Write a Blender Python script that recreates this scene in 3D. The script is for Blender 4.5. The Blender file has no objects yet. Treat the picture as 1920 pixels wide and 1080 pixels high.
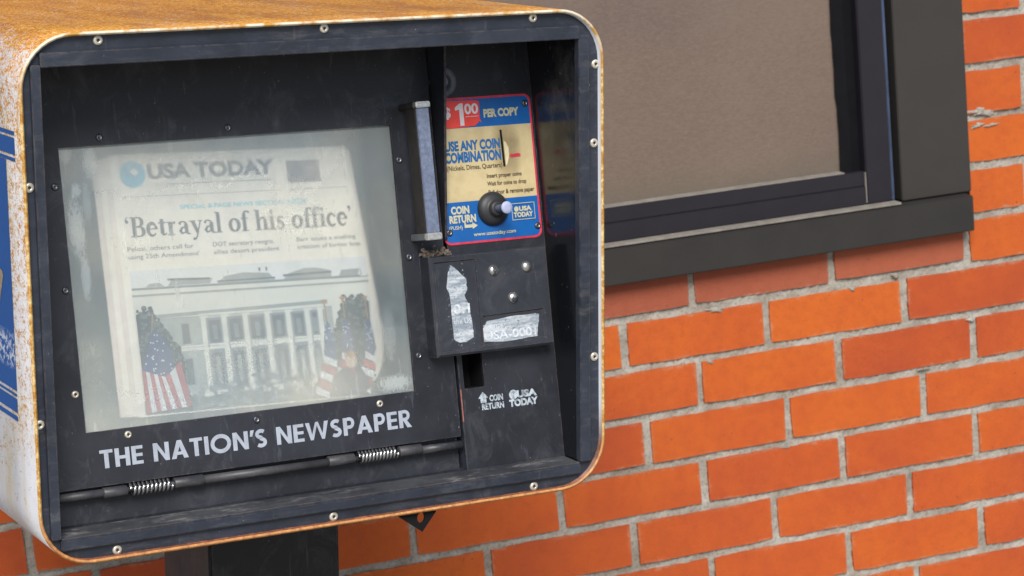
import bpy, bmesh, math, random
from mathutils import Matrix, Vector
from math import sin, cos, pi, radians
random.seed(7)
S = bpy.context.scene
COL = S.collection

# ------------------------------------------------------------------ camera
cd = bpy.data.cameras.new('camera'); cam = bpy.data.objects.new('camera', cd); COL.objects.link(cam)
cd.sensor_width = 36; cd.lens = 85.0; cd.clip_start = .05; cd.clip_end = 500
R = ((0.946361, -0.311301, -0.086565), (-0.143519, -0.164952, -0.975804), (0.289489, 0.935886, -0.200782))
cam.matrix_world = Matrix(((R[0][0], -R[1][0], -R[2][0], -1.142851),
                           (R[0][1], -R[1][1], -R[2][1], -2.898480),
                           (R[0][2], -R[1][2], -R[2][2], 0.686552), (0, 0, 0, 1)))
cd.dof.use_dof = True; cd.dof.focus_distance = 2.13; cd.dof.aperture_fstop = 19
S.camera = cam
# ------------------------------------------------------------------ light
w = bpy.data.worlds.new('World'); S.world = w; w.use_nodes = True
nt = w.node_tree; bg = nt.nodes['Background']
sky = nt.nodes.new('ShaderNodeTexSky'); sky.sky_type = 'NISHITA'; sky.sun_disc = False
SUN_EL, SUN_AZ = 43, 193            # azimuth clockwise from +Y
sky.sun_elevation = radians(SUN_EL); sky.sun_rotation = radians(SUN_AZ)
sky.air_density = 1.0; sky.dust_density = 1.5; sky.ozone_density = 1.5
nt.links.new(sky.outputs[0], bg.inputs[0]); bg.inputs[1].default_value = .078
sl = bpy.data.lights.new('sun', 'SUN'); sl.energy = 3.0; sl.angle = radians(30); sl.color = (1, .965, .92)
so = bpy.data.objects.new('sun', sl); COL.objects.link(so)
d = Vector((sin(radians(SUN_AZ)) * cos(radians(SUN_EL)), cos(radians(SUN_AZ)) * cos(radians(SUN_EL)), sin(radians(SUN_EL))))
so.rotation_euler = d.to_track_quat('Z', 'Y').to_euler()
vs = S.view_settings; vs.view_transform = 'Standard'; vs.look = 'None'; vs.exposure = 0.5; vs.gamma = 1; vs.use_curve_mapping = False
S.render.engine = 'CYCLES'
S.cycles.use_denoising = True; S.cycles.denoising_input_passes = 'RGB_ALBEDO_NORMAL'
S.cycles.max_bounces = 14; S.cycles.transmission_bounces = 10; S.cycles.transparent_max_bounces = 12

# ------------------------------------------------------------------ materials
def srgb(r, g, b):
    f = lambda c: (c / 255) / 12.92 if c / 255 <= .04045 else ((c / 255 + .055) / 1.055) ** 2.4
    return (f(r), f(g), f(b), 1)
class N:
    """tiny node-graph helper"""
    def __init__(s, name):
        s.m = bpy.data.materials.new(name); s.m.use_nodes = True; s.t = s.m.node_tree
        s.b = s.t.nodes['Principled BSDF']; s.out = s.t.nodes['Material Output']
        s.co = s.n('ShaderNodeTexCoord').outputs['Object']
    def n(s, k, **p):
        x = s.t.nodes.new(k)
        for a, v in p.items(): setattr(x, a, v)
        return x
    def set(s, node, key, v):
        i = node.inputs[key]
        if hasattr(v, 'is_linked') or isinstance(v, bpy.types.NodeSocket): s.t.links.new(v, i)
        else: i.default_value = v
    def map(s, sc=(1, 1, 1), loc=(0, 0, 0), rot=(0, 0, 0), src=None):
        m = s.n('ShaderNodeMapping'); s.set(m, 'Vector', src or s.co)
        m.inputs['Scale'].default_value = sc; m.inputs['Location'].default_value = loc; m.inputs['Rotation'].default_value = rot
        return m.outputs[0]
    def noise(s, scale, detail=4, rough=.6, vec=None, dist=0.0):
        n = s.n('ShaderNodeTexNoise'); s.set(n, 'Vector', vec or s.co); n.inputs['Scale'].default_value = scale
        n.inputs['Detail'].default_value = detail; n.inputs['Roughness'].default_value = rough; n.inputs['Distortion'].default_value = dist
        return n.outputs['Fac']
    def ramp(s, fac, stops, interp='LINEAR'):
        r = s.n('ShaderNodeValToRGB'); s.set(r, 'Fac', fac); e = r.color_ramp.elements; r.color_ramp.interpolation = interp
        for i, (p, c) in enumerate(stops):
            if i >= 2: e.new(p)
            e[i].position = p
        for i, (p, c) in enumerate(stops):
            e[i].color = c if not isinstance(c, (int, float)) else (c, c, c, 1)
        return r.outputs[0]
    def math(s, op, a, b=0.0, clamp=False):
        m = s.n('ShaderNodeMath', operation=op, use_clamp=clamp); s.set(m, 0, a); s.set(m, 1, b); return m.outputs[0]
    def mix(s, f, a, b, kind='MIX'):
        m = s.n('ShaderNodeMix', data_type='RGBA', blend_type=kind); s.set(m, 0, f); s.set(m, 6, a); s.set(m, 7, b); return m.outputs[2]
    def sep(s, src=None):
        x = s.n('ShaderNodeSeparateXYZ'); s.set(x, 0, src or s.co); return x.outputs
    def bump(s, h, st=.3, dist=.001, nrm=None):
        b = s.n('ShaderNodeBump'); s.set(b, 'Height', h); b.inputs['Strength'].default_value = st; b.inputs['Distance'].default_value = dist
        if nrm: s.set(b, 'Normal', nrm)
        s.set(s.b, 'Normal', b.outputs[0]); return b.outputs[0]
    def fin(s, col=None, rough=None, metal=None, spec=None):
        if col is not None: s.set(s.b, 'Base Color', col)
        if rough is not None: s.set(s.b, 'Roughness', rough)
        if metal is not None: s.set(s.b, 'Metallic', metal)
        if spec is not None: s.b.inputs['Specular IOR Level'].default_value = spec
        return s.m

def black_paint(name, base=(.009, .0100, .015, 1), hi=(.021, .0235, .033, 1), rough=.5, scuff=.0, spec=.5, wear=.38):
    g = N(name)
    n1 = g.noise(14, 5, .65); n2 = g.noise(260, 3, .6); n3 = g.noise(55, 6, .7, g.map((1, 1, .35)))
    c = g.mix(g.ramp(n1, [(.35, 0.0), (.75, 1.0)]), base, hi)
    c = g.mix(g.math('MULTIPLY', g.ramp(n3, [(.60, 0.0), (.74, 1.0)]), .35), c, (.085, .092, .105, 1))
    sm = g.noise(20, 7, .75, g.map((1, 1, .8), (11, 3, 5)), 1.5)
    c = g.mix(g.math('MULTIPLY', g.ramp(sm, [(.52, 0.0), (.70, 1.0)]), .30), c, (.10, .10, .11, 1))
    # small nicks and chips
    v = g.noise(420, 2, .5, g.map((1, 1, .6), (3, 1, 2)))
    c = g.mix(g.math('MULTIPLY', g.ramp(v, [(.75, 0.0), (.775, 1.0)]), .5), c, (.30, .31, .32, 1))
    # thin vertical run marks
    st = g.noise(30, 3, .6, g.map((6, 6, .3), (9, 0, 0)))
    c = g.mix(g.math('MULTIPLY', g.ramp(st, [(.64, 0.0), (.70, 1.0)]), .22), c, (.12, .13, .15, 1))
    if scuff:
        sc = g.noise(60, 8, .8, g.map((.35, 1, 1.6), (4, 4, 4)))
        lo = g.noise(7, 2, .5, g.map((1, 1, 1), (2, 7, 1)))
        f = g.math('MULTIPLY', g.ramp(sc, [(.52, 0.0), (.66, 1.0)]), g.ramp(lo, [(.35, 0.15), (.6, 1.0)]))
        c = g.mix(g.math('MULTIPLY', f, scuff), c, (.30, .29, .28, 1))
    if wear:
        bv = g.n('ShaderNodeBevel'); bv.samples = 4; bv.inputs['Radius'].default_value = .0012
        ge = g.n('ShaderNodeNewGeometry'); dp = g.n('ShaderNodeVectorMath', operation='DOT_PRODUCT'); g.set(dp, 0, bv.outputs[0]); g.set(dp, 1, ge.outputs['Normal'])
        ed = g.ramp(dp.outputs['Value'], [(.80, 1.0), (.985, 0.0)])
        wn = g.noise(90, 6, .75, g.map((1, 1, 1), (7, 7, 7)))
        c = g.mix(g.math('MULTIPLY', g.math('MULTIPLY', ed, g.ramp(wn, [(.42, 0.0), (.56, 1.0)])), wear), c, (.26, .20, .17, 1))
    g.bump(n2, .25, .0004)
    r = g.ramp(n1, [(.3, rough - .1), (.7, rough + .12)])
    return g.fin(c, r, 0, spec)
M_black = black_paint('black_paint')
M_frame = black_paint('black_frame_paint', (.014, .018, .028, 1), (.029, .037, .056, 1), .45, .15, .5, .22)
M_shelf = black_paint('scuffed_black_paint', (.030, .032, .038, 1), (.075, .078, .085, 1), .55, .9)
M_house = black_paint('black_housing_paint', (.013, .015, .022, 1), (.027, .031, .042, 1), .5, .05)
g = N('dark_gloss_liner')
n1 = g.noise(16, 6, .7); n2 = g.noise(90, 4, .7)
x, y, z = g.sep()
hazef = g.math('MULTIPLY', g.ramp(n1, [(.50, 0.0), (.70, 1.0)]), g.math('MULTIPLY', g.ramp(z, [(.05, 0.0), (.11, 1.0)]), .30))
c = g.mix(hazef, (.008, .009, .011, 1), (.16, .15, .14, 1))
c = g.mix(g.math('MULTIPLY', g.ramp(g.noise(300, 2, .5), [(.745, 0.0), (.77, 1.0)]), .4), c, (.35, .34, .32, 1))
g.bump(n2, .05, .0004)
M_liner = g.fin(c, g.ramp(n2, [(.3, .13), (.8, .3)]), 0, .5)
g = N('interior_grey'); M_inner = g.fin((.34, .40, .39, 1), .8)
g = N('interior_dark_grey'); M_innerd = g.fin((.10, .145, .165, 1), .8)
g = N('deep_black'); M_void = g.fin((.006, .006, .007, 1), .8, 0, .2)

def shell_mat():
    g = N('rusty_white_enamel')
    x, y, z = g.sep()
    geo = g.n('ShaderNodeNewGeometry')
    fine = g.noise(760, 5, .75, g.map((1, .4, .7)))
    mid = g.noise(190, 6, .75, g.map((1, .5, .7), (5, 2, 1)))
    big = g.noise(16, 5, .6, g.map((1.3, .45, 1), (1, 8, 3)))
    # rust grows with height (water stands on the roof) and thins out down the sides
    zz = g.ramp(g.math('ADD', g.math('MULTIPLY', z, 2.0), .5), [(0, .18), (.2, .32), (.40, .49), (.72, .51), (.86, .52), (.925, .57), (.955, .82)])
    lvl = g.math('ADD', zz, g.math('MULTIPLY', g.math('SUBTRACT', big, .5), .42))
    m = g.math('ADD', g.math('MULTIPLY', fine, .55), g.math('MULTIPLY', mid, .45))
    thr = g.math('SUBTRACT', .665, g.math('MULTIPLY', lvl, .36))
    f = g.math('MULTIPLY', g.math('SUBTRACT', m, thr), 13, True)
    vein = g.ramp(g.noise(420, 6, .85, g.map((1, .30, 1))), [(.3, srgb(122, 68, 22)), (.43, srgb(172, 106, 28)), (.53, srgb(202, 142, 46)), (.64, srgb(222, 190, 132))])
    deep = g.noise(11, 6, .7, g.map((1.2, .42, 1), (0, 3, 7)), .6)
    rust = g.mix(g.ramp(deep, [(.46, 0.0), (.62, .55)]), vein, srgb(134, 76, 44))
    yel = g.mix(g.ramp(mid, [(.4, 0.0), (.6, 1.0)]), srgb(200, 160, 62), srgb(168, 112, 26))
    up = g.ramp(g.math('ADD', g.math('MULTIPLY', z, 2.0), .5), [(.80, 0.0), (.93, 1.0)])
    rc = g.mix(up, yel, rust)
    white = g.mix(g.noise(25, 5, .6), srgb(184, 185, 190), srgb(214, 214, 218))
    stain = g.ramp(g.noise(42, 5, .65, g.map((1, 1, .16))), [(.48, 0.0), (.68, .6)])
    white = g.mix(stain, white, srgb(192, 170, 112))
    c = g.mix(f, white, rc)
    g.bump(g.math('ADD', f, fine), .35, .0006)
    g.fin(c, g.ramp(f, [(0, .38), (1, .82)]), 0, .4); return g.m
M_shell = shell_mat()
g = N('rim_rust')
x, y, z = g.sep()
n = g.noise(45, 6, .7); n2 = g.noise(110, 7, .8)
lowc = g.mix(g.ramp(n2, [(.35, 0.0), (.6, 1.0)]), srgb(140, 84, 52), srgb(204, 148, 84))
sidec = g.mix(g.ramp(n2, [(.40, 0.0), (.56, 1.0)]), srgb(222, 198, 138), srgb(172, 118, 30))
topc = g.mix(g.ramp(n, [(.46, 0.0), (.6, 1.0)]), srgb(214, 206, 184), srgb(186, 138, 60))
zz = g.math('ADD', g.math('MULTIPLY', z, 2), .5)
c = g.mix(g.ramp(zz, [(.10, 0.0), (.16, 1.0)]), lowc, sidec)
c = g.mix(g.ramp(zz, [(.84, 0.0), (.92, 1.0)]), c, topc)
M_rim = g.fin(c, .6)
g = N('rim_inner_enamel')
x, y, z = g.sep()
zz = g.math('ADD', g.math('MULTIPLY', z, 2), .5)
cc = g.mix(g.ramp(g.noise(120, 6, .75), [(.45, 0.0), (.62, 1.0)]), srgb(96, 58, 40), srgb(150, 88, 60))
lip = g.ramp(g.math('ADD', y, g.math('MULTIPLY', g.noise(60, 5, .7), .0030)), [(.0026, 1.0), (.0042, 0.0)])
ru = g.mix(g.ramp(g.noise(90, 5, .7), [(.4, 0.0), (.6, 1.0)]), srgb(186, 134, 36), srgb(150, 92, 20))
c = g.mix(g.ramp(zz, [(.12, 0.0), (.2, 1.0)]), cc, g.mix(lip, srgb(186, 194, 204), ru))
M_rimin = g.fin(c, .5)
def simple(name, col, rough=.5, metal=0, nscale=40, var=.25, bump=.15, spec=.5, bscale=None):
    g = N(name); n = g.noise(nscale, 5, .65)
    dk = tuple(v * (1 - var) for v in col[:3]) + (1,); lt = tuple(min(1, v * (1 + var)) for v in col[:3]) + (1,)
    c = g.mix(g.ramp(n, [(.3, 0.0), (.7, 1.0)]), dk, lt)
    g.bump(g.noise(bscale or nscale * 6, 4, .6), bump, .0005)
    return g.fin(c, rough, metal, spec)
M_blue = None
g = N('blue_decal_film')
n = g.noise(150, 6, .75, g.map((1, 1, 1)))
x, y, z = g.sep()
zone = g.ramp(g.math('ADD', g.math('MULTIPLY', z, 2), .5), [(.375, 0.0), (.39, 1.0), (.425, 1.0), (.445, 0.0)])
zn = g.math('MULTIPLY', g.ramp(n, [(.49, 0.0), (.53, 1.0)]), zone)
sp = g.math('MAXIMUM', zn, g.ramp(n, [(.70, 0.0), (.72, 1.0)]))
M_blue = g.fin(g.mix(sp, srgb(2, 76, 146), srgb(190, 196, 206)), .5, 0, .3)
M_rivet = simple('rivet_aluminium', srgb(205, 198, 182), .38, .55, 300, .25)
M_rivetd = simple('rivet_hole_shadowed_core', srgb(70, 62, 55), .6, .5, 300, .2)
M_screw = simple('blackened_screw', srgb(86, 90, 98), .35, .8, 300, .3)
M_spring = simple('bright_spring_steel', srgb(200, 200, 198), .25, 1, 200, .2)
M_tube = black_paint('worn_black_tube', (.022, .024, .030, 1), (.075, .070, .072, 1), .45, .25)
M_dome = simple('bolt_head_nickel', srgb(200, 196, 190), .28, .9, 200, .12)
M_bolt_scuff = simple('bolt_black_scuff', srgb(60, 66, 72), .5, .2)
M_bar = simple('pitted_grey_alloy', srgb(108, 118, 140), .55, .25, 260, .28, .6, bscale=500)
M_barside = simple('grimy_dark_alloy', srgb(44, 40, 38), .6, .2, 120, .3)
M_barend = simple('worn_bright_alloy', srgb(205, 203, 198), .32, .8, 220, .3, .4)
M_ptxt = simple('white_paint_lettering', srgb(158, 165, 176), .65, 0, 150, .14)
g = N('worn_grey_white_lettering')
n = g.noise(230, 5, .7)
M_ctxt = g.fin(g.mix(g.ramp(n, [(.40, 0.0), (.55, 1.0)]), srgb(120, 128, 136), srgb(180, 190, 198)), .6)
def sticker_mat(name, col, dirt=.5):
    g = N(name)
    n = g.noise(45, 5, .6); x, y, z = g.sep()
    # grime halo round the coin slot
    dx = g.math('MULTIPLY', g.math('SUBTRACT', x, .222), 42); dz = g.math('MULTIPLY', g.math('SUBTRACT', z, .090), 24)
    r = g.math('ADD', g.math('MULTIPLY', dx, dx), g.math('MULTIPLY', dz, dz))
    halo = g.math('MULTIPLY', g.ramp(g.math('ADD', r, g.math('MULTIPLY', n, .9)), [(.35, 1.0), (1.0, 0.0)]), dirt)
    c = g.mix(halo, col, srgb(84, 66, 42))
    c = g.mix(g.ramp(n, [(.45, 0.0), (.75, .40)]), c, srgb(140, 116, 74))
    return g.fin(c, .45)
M_cream = sticker_mat('cream_sticker_print', srgb(196, 180, 138), .75)
M_sblue = simple('blue_sticker_print', srgb(14, 88, 158), .4, 0, 60, .10)
M_red = simple('red_sticker_border', srgb(196, 52, 74), .45, 0, 120, .3)
M_pred = simple('orange_red_price_label', srgb(218, 66, 58), .45, 0, 60, .10)
M_white = simple('white_sticker_print', srgb(205, 200, 205), .5, 0, 60, .06)
M_slet = simple('cream_sticker_lettering', srgb(184, 182, 156), .5, 0, 200, .12)
M_tblue = simple('blue_sticker_lettering', srgb(20, 92, 150), .5, 0, 300, .2)
M_tdark = simple('dark_sticker_lettering', srgb(66, 56, 40), .5, 0, 300, .2)
M_rubber = simple('black_rubber', (.02, .021, .024, 1), .5, 0, 60, .3)
M_knobend = simple('chipped_lavender_paint', srgb(160, 168, 198), .5, 0, 200, .1, .3)
g = N('peeling_silver_label')
n = g.noise(430, 5, .7); n2 = g.noise(90, 4, .7, g.map((.4, 1, 2)))
c = g.mix(g.ramp(n2, [(.4, 0.0), (.58, 1.0)]), srgb(194, 200, 204), srgb(138, 148, 158))
c = g.mix(g.ramp(n, [(.57, 0.0), (.64, .85)]), c, srgb(82, 90, 98))
g.bump(n, .5, .0005)
M_silver = g.fin(c, .5, .15)
M_ghost = simple('ghost_lettering', srgb(196, 202, 208), .5, 0, 300, .3)
M_rubble = simple('grit_and_nest_debris', srgb(112, 100, 88), .9, 0, 300, .5, .6)
M_post = black_paint('black_post_paint', (.007, .007, .008, 1), (.017, .017, .019, 1), .5, 0, .35)
M_web = simple('dusty_cobweb', srgb(110, 82, 72), .9, 0, 300, .4)
M_copper = simple('bare_rust_edge', srgb(150, 92, 78), .6, 0, 200, .4)

# newspaper inks
def ink(name, col, var=.06, sc=60): return simple(name, srgb(*col), .85, 0, sc, var, .05, .2)
M_page = ink('newsprint', (240, 234, 220)); M_pageb = ink('newsprint_edge', (228, 218, 206))
M_inkd = ink('news_ink_black', (74, 78, 88)); M_inkg = ink('news_ink_grey', (104, 106, 110)); M_inkc = ink('news_ink_cyan', (120, 200, 220))
M_inkb = ink('news_dot_blue', (60, 172, 208)); M_sky = ink('photo_sky', (222, 225, 224)); M_stone = ink('photo_white_stone', (218, 219, 208), .05); M_facade = ink('photo_shaded_facade', (160, 168, 162), .10, 120)
M_roofi = ink('photo_roof_shade', (118, 126, 130), .15); M_shadow = ink('photo_soft_shade', (148, 154, 150), .12); M_wini = ink('photo_window_shade', (84, 92, 92), .2)
M_treei = ink('photo_dark_foliage', (60, 67, 66), .25, 260); M_tree2 = ink('photo_mid_foliage', (96, 104, 98), .2, 260); M_bush = ink('photo_bush', (86, 98, 92), .35, 160)
M_fblue = ink('photo_flag_blue', (62, 78, 116), .15); M_fred = ink('photo_flag_red', (172, 84, 86), .15); M_fwh = ink('photo_flag_white', (216, 220, 222)); M_gold = ink('photo_gold_pole', (160, 126, 84), .2)
M_suit = ink('photo_dark_suit', (56, 62, 76), .2); M_face = ink('photo_face', (196, 168, 146), .12)
M_brown = ink('photo_masthead_block', (120, 108, 112), .45, 120)
M_purple = ink('news_edge_tint', (196, 186, 190))

# cloudy acrylic window
g = N('cloudy_scratched_acrylic')
x, y, z = g.sep()
big = g.noise(11, 4, .55); fine = g.noise(700, 3, .6); mid = g.noise(55, 6, .7, g.map((1.6, 1, .5)))
zz = g.math('ADD', g.math('MULTIPLY', z, 2), .5)      # z -.126 .. .126
film = g.math('ADD', g.ramp(zz, [(.26, .42), (.33, .34), (.5, .29), (.62, .32), (.72, .46)]), g.math('MULTIPLY', g.math('SUBTRACT', big, .5), .30))
film = g.math('ADD', film, g.math('MULTIPLY', g.math('SUBTRACT', fine, .5), .10))
film = g.math('MULTIPLY', film, g.ramp(g.math('ADD', x, .5), [(.52, 1.0), (.575, .66)]))
seam = g.math('GREATER_THAN', g.math('SUBTRACT', -.0585, g.math('MULTIPLY', g.math('ADD', x, .117), .03)), z)
film = g.math('ADD', film, g.math('MULTIPLY', g.math('MULTIPLY', seam, g.math('GREATER_THAN', x, -.118)), .035))
wisp = g.noise(300, 8, .9, g.map((1.6, 1, .5), (2, 0, 5)), 1.2)
def blob(cx, s_, rx, rz, st, amp=2.6):
    cz = -.2286 + s_ * .985
    dx = g.math('DIVIDE', g.math('SUBTRACT', x, cx), rx); dz = g.math('DIVIDE', g.math('SUBTRACT', z, cz), rz)
    r = g.math('ADD', g.math('MULTIPLY', dx, dx), g.math('MULTIPLY', dz, dz))
    r = g.math('ADD', r, g.math('MULTIPLY', g.math('SUBTRACT', wisp, .5), amp * 3))
    k = g.math('MULTIPLY', g.ramp(r, [(.45, 1.0), (1.0, 0.0)]), g.ramp(wisp, [(.40, .45), (.6, 1.0)]))
    return g.math('MULTIPLY', k, st)
for a in ((-.2135, .350, .0065, .009, .28), (-.192, .342, .0070, .016, .26), (-.2065, .317, .0050, .007, .35), (-.2095, .284, .0080, .027, .38), (-.205, .241, .0050, .021, .32),
          (-.198, .305, .0045, .020, .16), (.082, .160, .0080, .026, .16), (.083, .114, .017, .008, .40)):
    film = g.math('ADD', film, blob(*a))
for sc_, ro_, a_ in ((160, .5, .10), (200, -1.1, .07), (120, 2.3, .06)):
    ln_ = g.noise(sc_, 3, .5, g.map((1, 1, .03), (ro_, 0, 2), (0, ro_, 0)))
    film = g.math('ADD', film, g.math('MULTIPLY', g.math('MULTIPLY', g.ramp(ln_, [(.66, 0.0), (.70, 1.0)]), g.ramp(big, [(.45, 0.0), (.6, 1.0)])), a_))
haze = g.n('ShaderNodeBsdfDiffuse'); hc = g.mix(g.ramp(big, [(.35, 0.0), (.7, 1.0)]), srgb(190, 204, 210), srgb(214, 216, 206)); g.set(haze, 'Color', hc)
gl = g.n('ShaderNodeBsdfRefraction'); gl.inputs['Color'].default_value = (.99, 1, .995, 1); gl.inputs['IOR'].default_value = 1.45
g.set(gl, 'Roughness', g.ramp(g.math('ADD', x, .5), [(.28, .255), (.42, .260), (.60, .264)]))
gs = g.n('ShaderNodeBsdfGlossy'); gs.inputs['Roughness'].default_value = .18
m1 = g.n('ShaderNodeMixShader'); g.set(m1, 0, g.math('MULTIPLY', film, 1, True)); g.set(m1, 1, gl.outputs[0]); g.set(m1, 2, haze.outputs[0])
m2 = g.n('ShaderNodeMixShader'); g.set(m2, 0, .05); g.set(m2, 1, m1.outputs[0]); g.set(m2, 2, gs.outputs[0])
g.t.links.new(m2.outputs[0], g.out.inputs[0]); M_pane = g.m
g = N('clear_acrylic_back_face'); g2 = g.n('ShaderNodeBsdfRefraction'); g2.inputs['IOR'].default_value = 1.45; g2.inputs['Roughness'].default_value = .03; g.t.links.new(g2.outputs[0], g.out.inputs[0]); M_paneb = g.m

# wall materials
def brick_mat(name, c0, c1, c2):
    g = N(name)
    oi = g.n('ShaderNodeObjectInfo').outputs['Random']
    co = g.n('ShaderNodeTexCoord').outputs['Object']
    geo = g.n('ShaderNodeNewGeometry').outputs['Position']
    big = g.noise(9, 4, .55, geo); mid = g.noise(70, 5, .65, geo); fine = g.noise(700, 3, .6, geo)
    c = g.ramp(g.math('ADD', g.math('ADD', g.math('MULTIPLY', oi, .62), .10), g.math('MULTIPLY', g.math('SUBTRACT', big, .35), 1.0)), [(.1, c0), (.5, c1), (.95, c2)])
    c = g.mix(g.math('MULTIPLY', g.ramp(mid, [(.3, 1.0), (.55, 0.0)]), .22), c, tuple(v * .6 for v in c0[:3]) + (1,))
    lx, ly, lz = g.sep(co)
    ed = g.math('MAXIMUM', g.math('MULTIPLY', g.math('SUBTRACT', g.math('ABSOLUTE', lx), .93), 14), g.math('MULTIPLY', g.math('SUBTRACT', g.math('ABSOLUTE', lz), .80), 5))
    sm = g.noise(110, 6, .8, geo)
    smear = g.math('MULTIPLY', g.math('MULTIPLY', g.math('ADD', ed, g.math('MULTIPLY', g.math('SUBTRACT', sm, .60), 5)), 1.6, True), g.ramp(ed, [(0, 0.0), (.35, 1.0)]))
    c = g.mix(g.math('MULTIPLY', g.ramp(g.noise(26, 6, .75, g.map((1, 1, 1), (5, 5, 5), (0, 0, 0), geo)), [(.52, 0.0), (.74, 1.0)]), .35), c, (.32, .050, .016, 1))
    c = g.mix(g.math('MULTIPLY', g.math('MULTIPLY', smear, g.ramp(g.noise(18, 3, .6, geo), [(.46, .05), (.66, 1.0)])), .50), c, (.40, .27, .19, 1))
    spots = g.ramp(g.noise(150, 2, .5, geo), [(.70, 0.0), (.74, 1.0)])
    c = g.mix(g.math('MULTIPLY', spots, .6), c, (.10, .025, .012, 1))
    pale = g.math('MULTIPLY', g.ramp(g.noise(60, 7, .8, g.map((1, 1, 1.6), (3.3, 0, 1.7), (0, 0, 0), geo)), [(.58, 0.0), (.74, 1.0)]), g.ramp(g.noise(7, 2, .5, g.map((1, 1, 1), (8, 0, 2.2), (0, 0, 0), geo)), [(.52, 0.0), (.64, 1.0)]))
    c = g.mix(g.math('MULTIPLY', pale, .16), c, (.60, .30, .20, 1))
    c = g.mix(g.math('MULTIPLY', g.ramp(fine, [(.3, 0.0), (.8, 1.0)]), .12), c, (.70, .28, .12, 1))
    g.bump(g.math('ADD', g.math('MULTIPLY', mid, .8), fine), .25, .0012)
    return g.fin(c, .75, 0, .3)
M_brick = brick_mat('orange_clay_brick', (.34, .048, .013, 1), (.44, .074, .010, 1), (.51, .104, .009, 1))
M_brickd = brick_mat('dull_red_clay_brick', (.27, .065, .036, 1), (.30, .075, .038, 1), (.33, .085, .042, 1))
g = N('rough_grey_mortar')
geo = g.n('ShaderNodeNewGeometry').outputs['Position']
n1 = g.noise(22, 5, .6, geo); n2 = g.noise(260, 5, .75, geo)
c = g.mix(g.ramp(n1, [(.35, 0.0), (.65, 1.0)]), srgb(140, 133, 121), srgb(174, 170, 160))
c = g.mix(g.math('MULTIPLY', g.ramp(n2, [(.52, 0.0), (.66, 1.0)]), .65), c, srgb(84, 78, 70))
c = g.mix(g.math('MULTIPLY', g.ramp(n2, [(.28, 1.0), (.40, 0.0)]), .5), c, srgb(205, 203, 196))
g.bump(n2, .7, .002)
M_mortar = g.fin(c, .9, 0, .2)
g = N('brown_window_film')
geo = g.n('ShaderNodeNewGeometry').outputs['Position']
fine = g.noise(330, 4, .7, g.map((.55, 1, 1.6), (0, 0, 0), (0, .2, 0), geo)); big = g.noise(3.5, 3, .5, geo); pp = g.noise(110, 3, .6, geo)
c = g.mix(g.ramp(big, [(.35, 0.0), (.65, 1.0)]), srgb(98, 84, 76), srgb(109, 93, 81))
c = g.mix(g.math('MULTIPLY', g.ramp(fine, [(.35, 0.0), (.7, 1.0)]), .30), c, srgb(140, 122, 110))
c = g.mix(g.math('MULTIPLY', g.ramp(pp, [(.66, 0.0), (.80, 1.0)]), .12), c, srgb(176, 160, 146))
px_, py_, pz_ = g.sep(geo)
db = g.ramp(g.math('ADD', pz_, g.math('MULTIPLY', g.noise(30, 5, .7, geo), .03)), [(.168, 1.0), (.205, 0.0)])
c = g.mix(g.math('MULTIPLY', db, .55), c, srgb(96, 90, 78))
c = g.mix(g.math('MULTIPLY', g.ramp(g.noise(5, 5, .6, g.map((1, 1, 1), (4, 0, 9), (0, 0, 0), geo)), [(.5, 0.0), (.7, .35)]), .8), c, srgb(120, 108, 98))
g.bump(fine, .06, .0004)
M_film = g.fin(c, .6, 0, .3)
M_casing = simple('grey_brown_casing_paint', srgb(51, 48, 45), .55, 0, 12, .07, .1, .4, 300)
M_sill = simple('dark_grey_sill_paint', srgb(46, 44, 42), .6, 0, 14, .12, .15, .3, 300)
M_wframe = simple('blue_black_window_frame', srgb(32, 29, 36), .42, 0, 18, .12, .1, .4, 200)
M_gasket = simple('black_window_gasket', srgb(12, 13, 17), .8, 0, 40, .3, .1, .15)
M_dust = simple('dusty_ledge', srgb(128, 122, 114), .85, 0, 60, .25, .3)
M_paveg = simple('concrete_pavement', srgb(150, 146, 140), .9, 0, 5, .15, .4, .2, 120)

# ------------------------------------------------------------------ mesh helpers
def mesh_obj(name, verts, faces, mats, parent=None, smooth=False, mi=None, bevel=0, seg=2, kind=None, loc=None):
    me = bpy.data.meshes.new(name); me.from_pydata([tuple(v) for v in verts], [], faces)
    for m in (mats if isinstance(mats, (list, tuple)) else [mats]): me.materials.append(m)
    if mi:
        for p, k in zip(me.polygons, mi): p.material_index = k
    bm = bmesh.new(); bm.from_mesh(me)
    if not name.endswith('_sheet'): bmesh.ops.recalc_face_normals(bm, faces=bm.faces)
    if bevel: bmesh.ops.bevel(bm, geom=[e for e in bm.edges if e.calc_face_angle(0) > .6], offset=bevel, segments=seg, affect='EDGES', clamp_overlap=True)
    bm.to_mesh(me); bm.free()
    if smooth:
        for p in me.polygons: p.use_smooth = True
    o = bpy.data.objects.new(name, me); COL.objects.link(o)
    if parent: o.parent = parent
    if loc: o.location = loc
    if kind: o['kind'] = kind
    return o
def ident(x, y, z): return (x, y, z)
BOXF = [(0, 1, 2, 3), (4, 7, 6, 5), (0, 4, 5, 1), (1, 5, 6, 2), (2, 6, 7, 3), (3, 7, 4, 0)]
def boxv(a, b, f=ident):
    (x0, y0, z0), (x1, y1, z1) = a, b
    return [f(x, y, z) for x, y, z in ((x0, y0, z0), (x1, y0, z0), (x1, y1, z0), (x0, y1, z0), (x0, y0, z1), (x1, y0, z1), (x1, y1, z1), (x0, y1, z1))]
def box(name, a, b, mat, parent, f=ident, bevel=.0006, **k):
    return mesh_obj(name, boxv(a, b, f), BOXF, mat, parent, bevel=bevel, **k)
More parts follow.
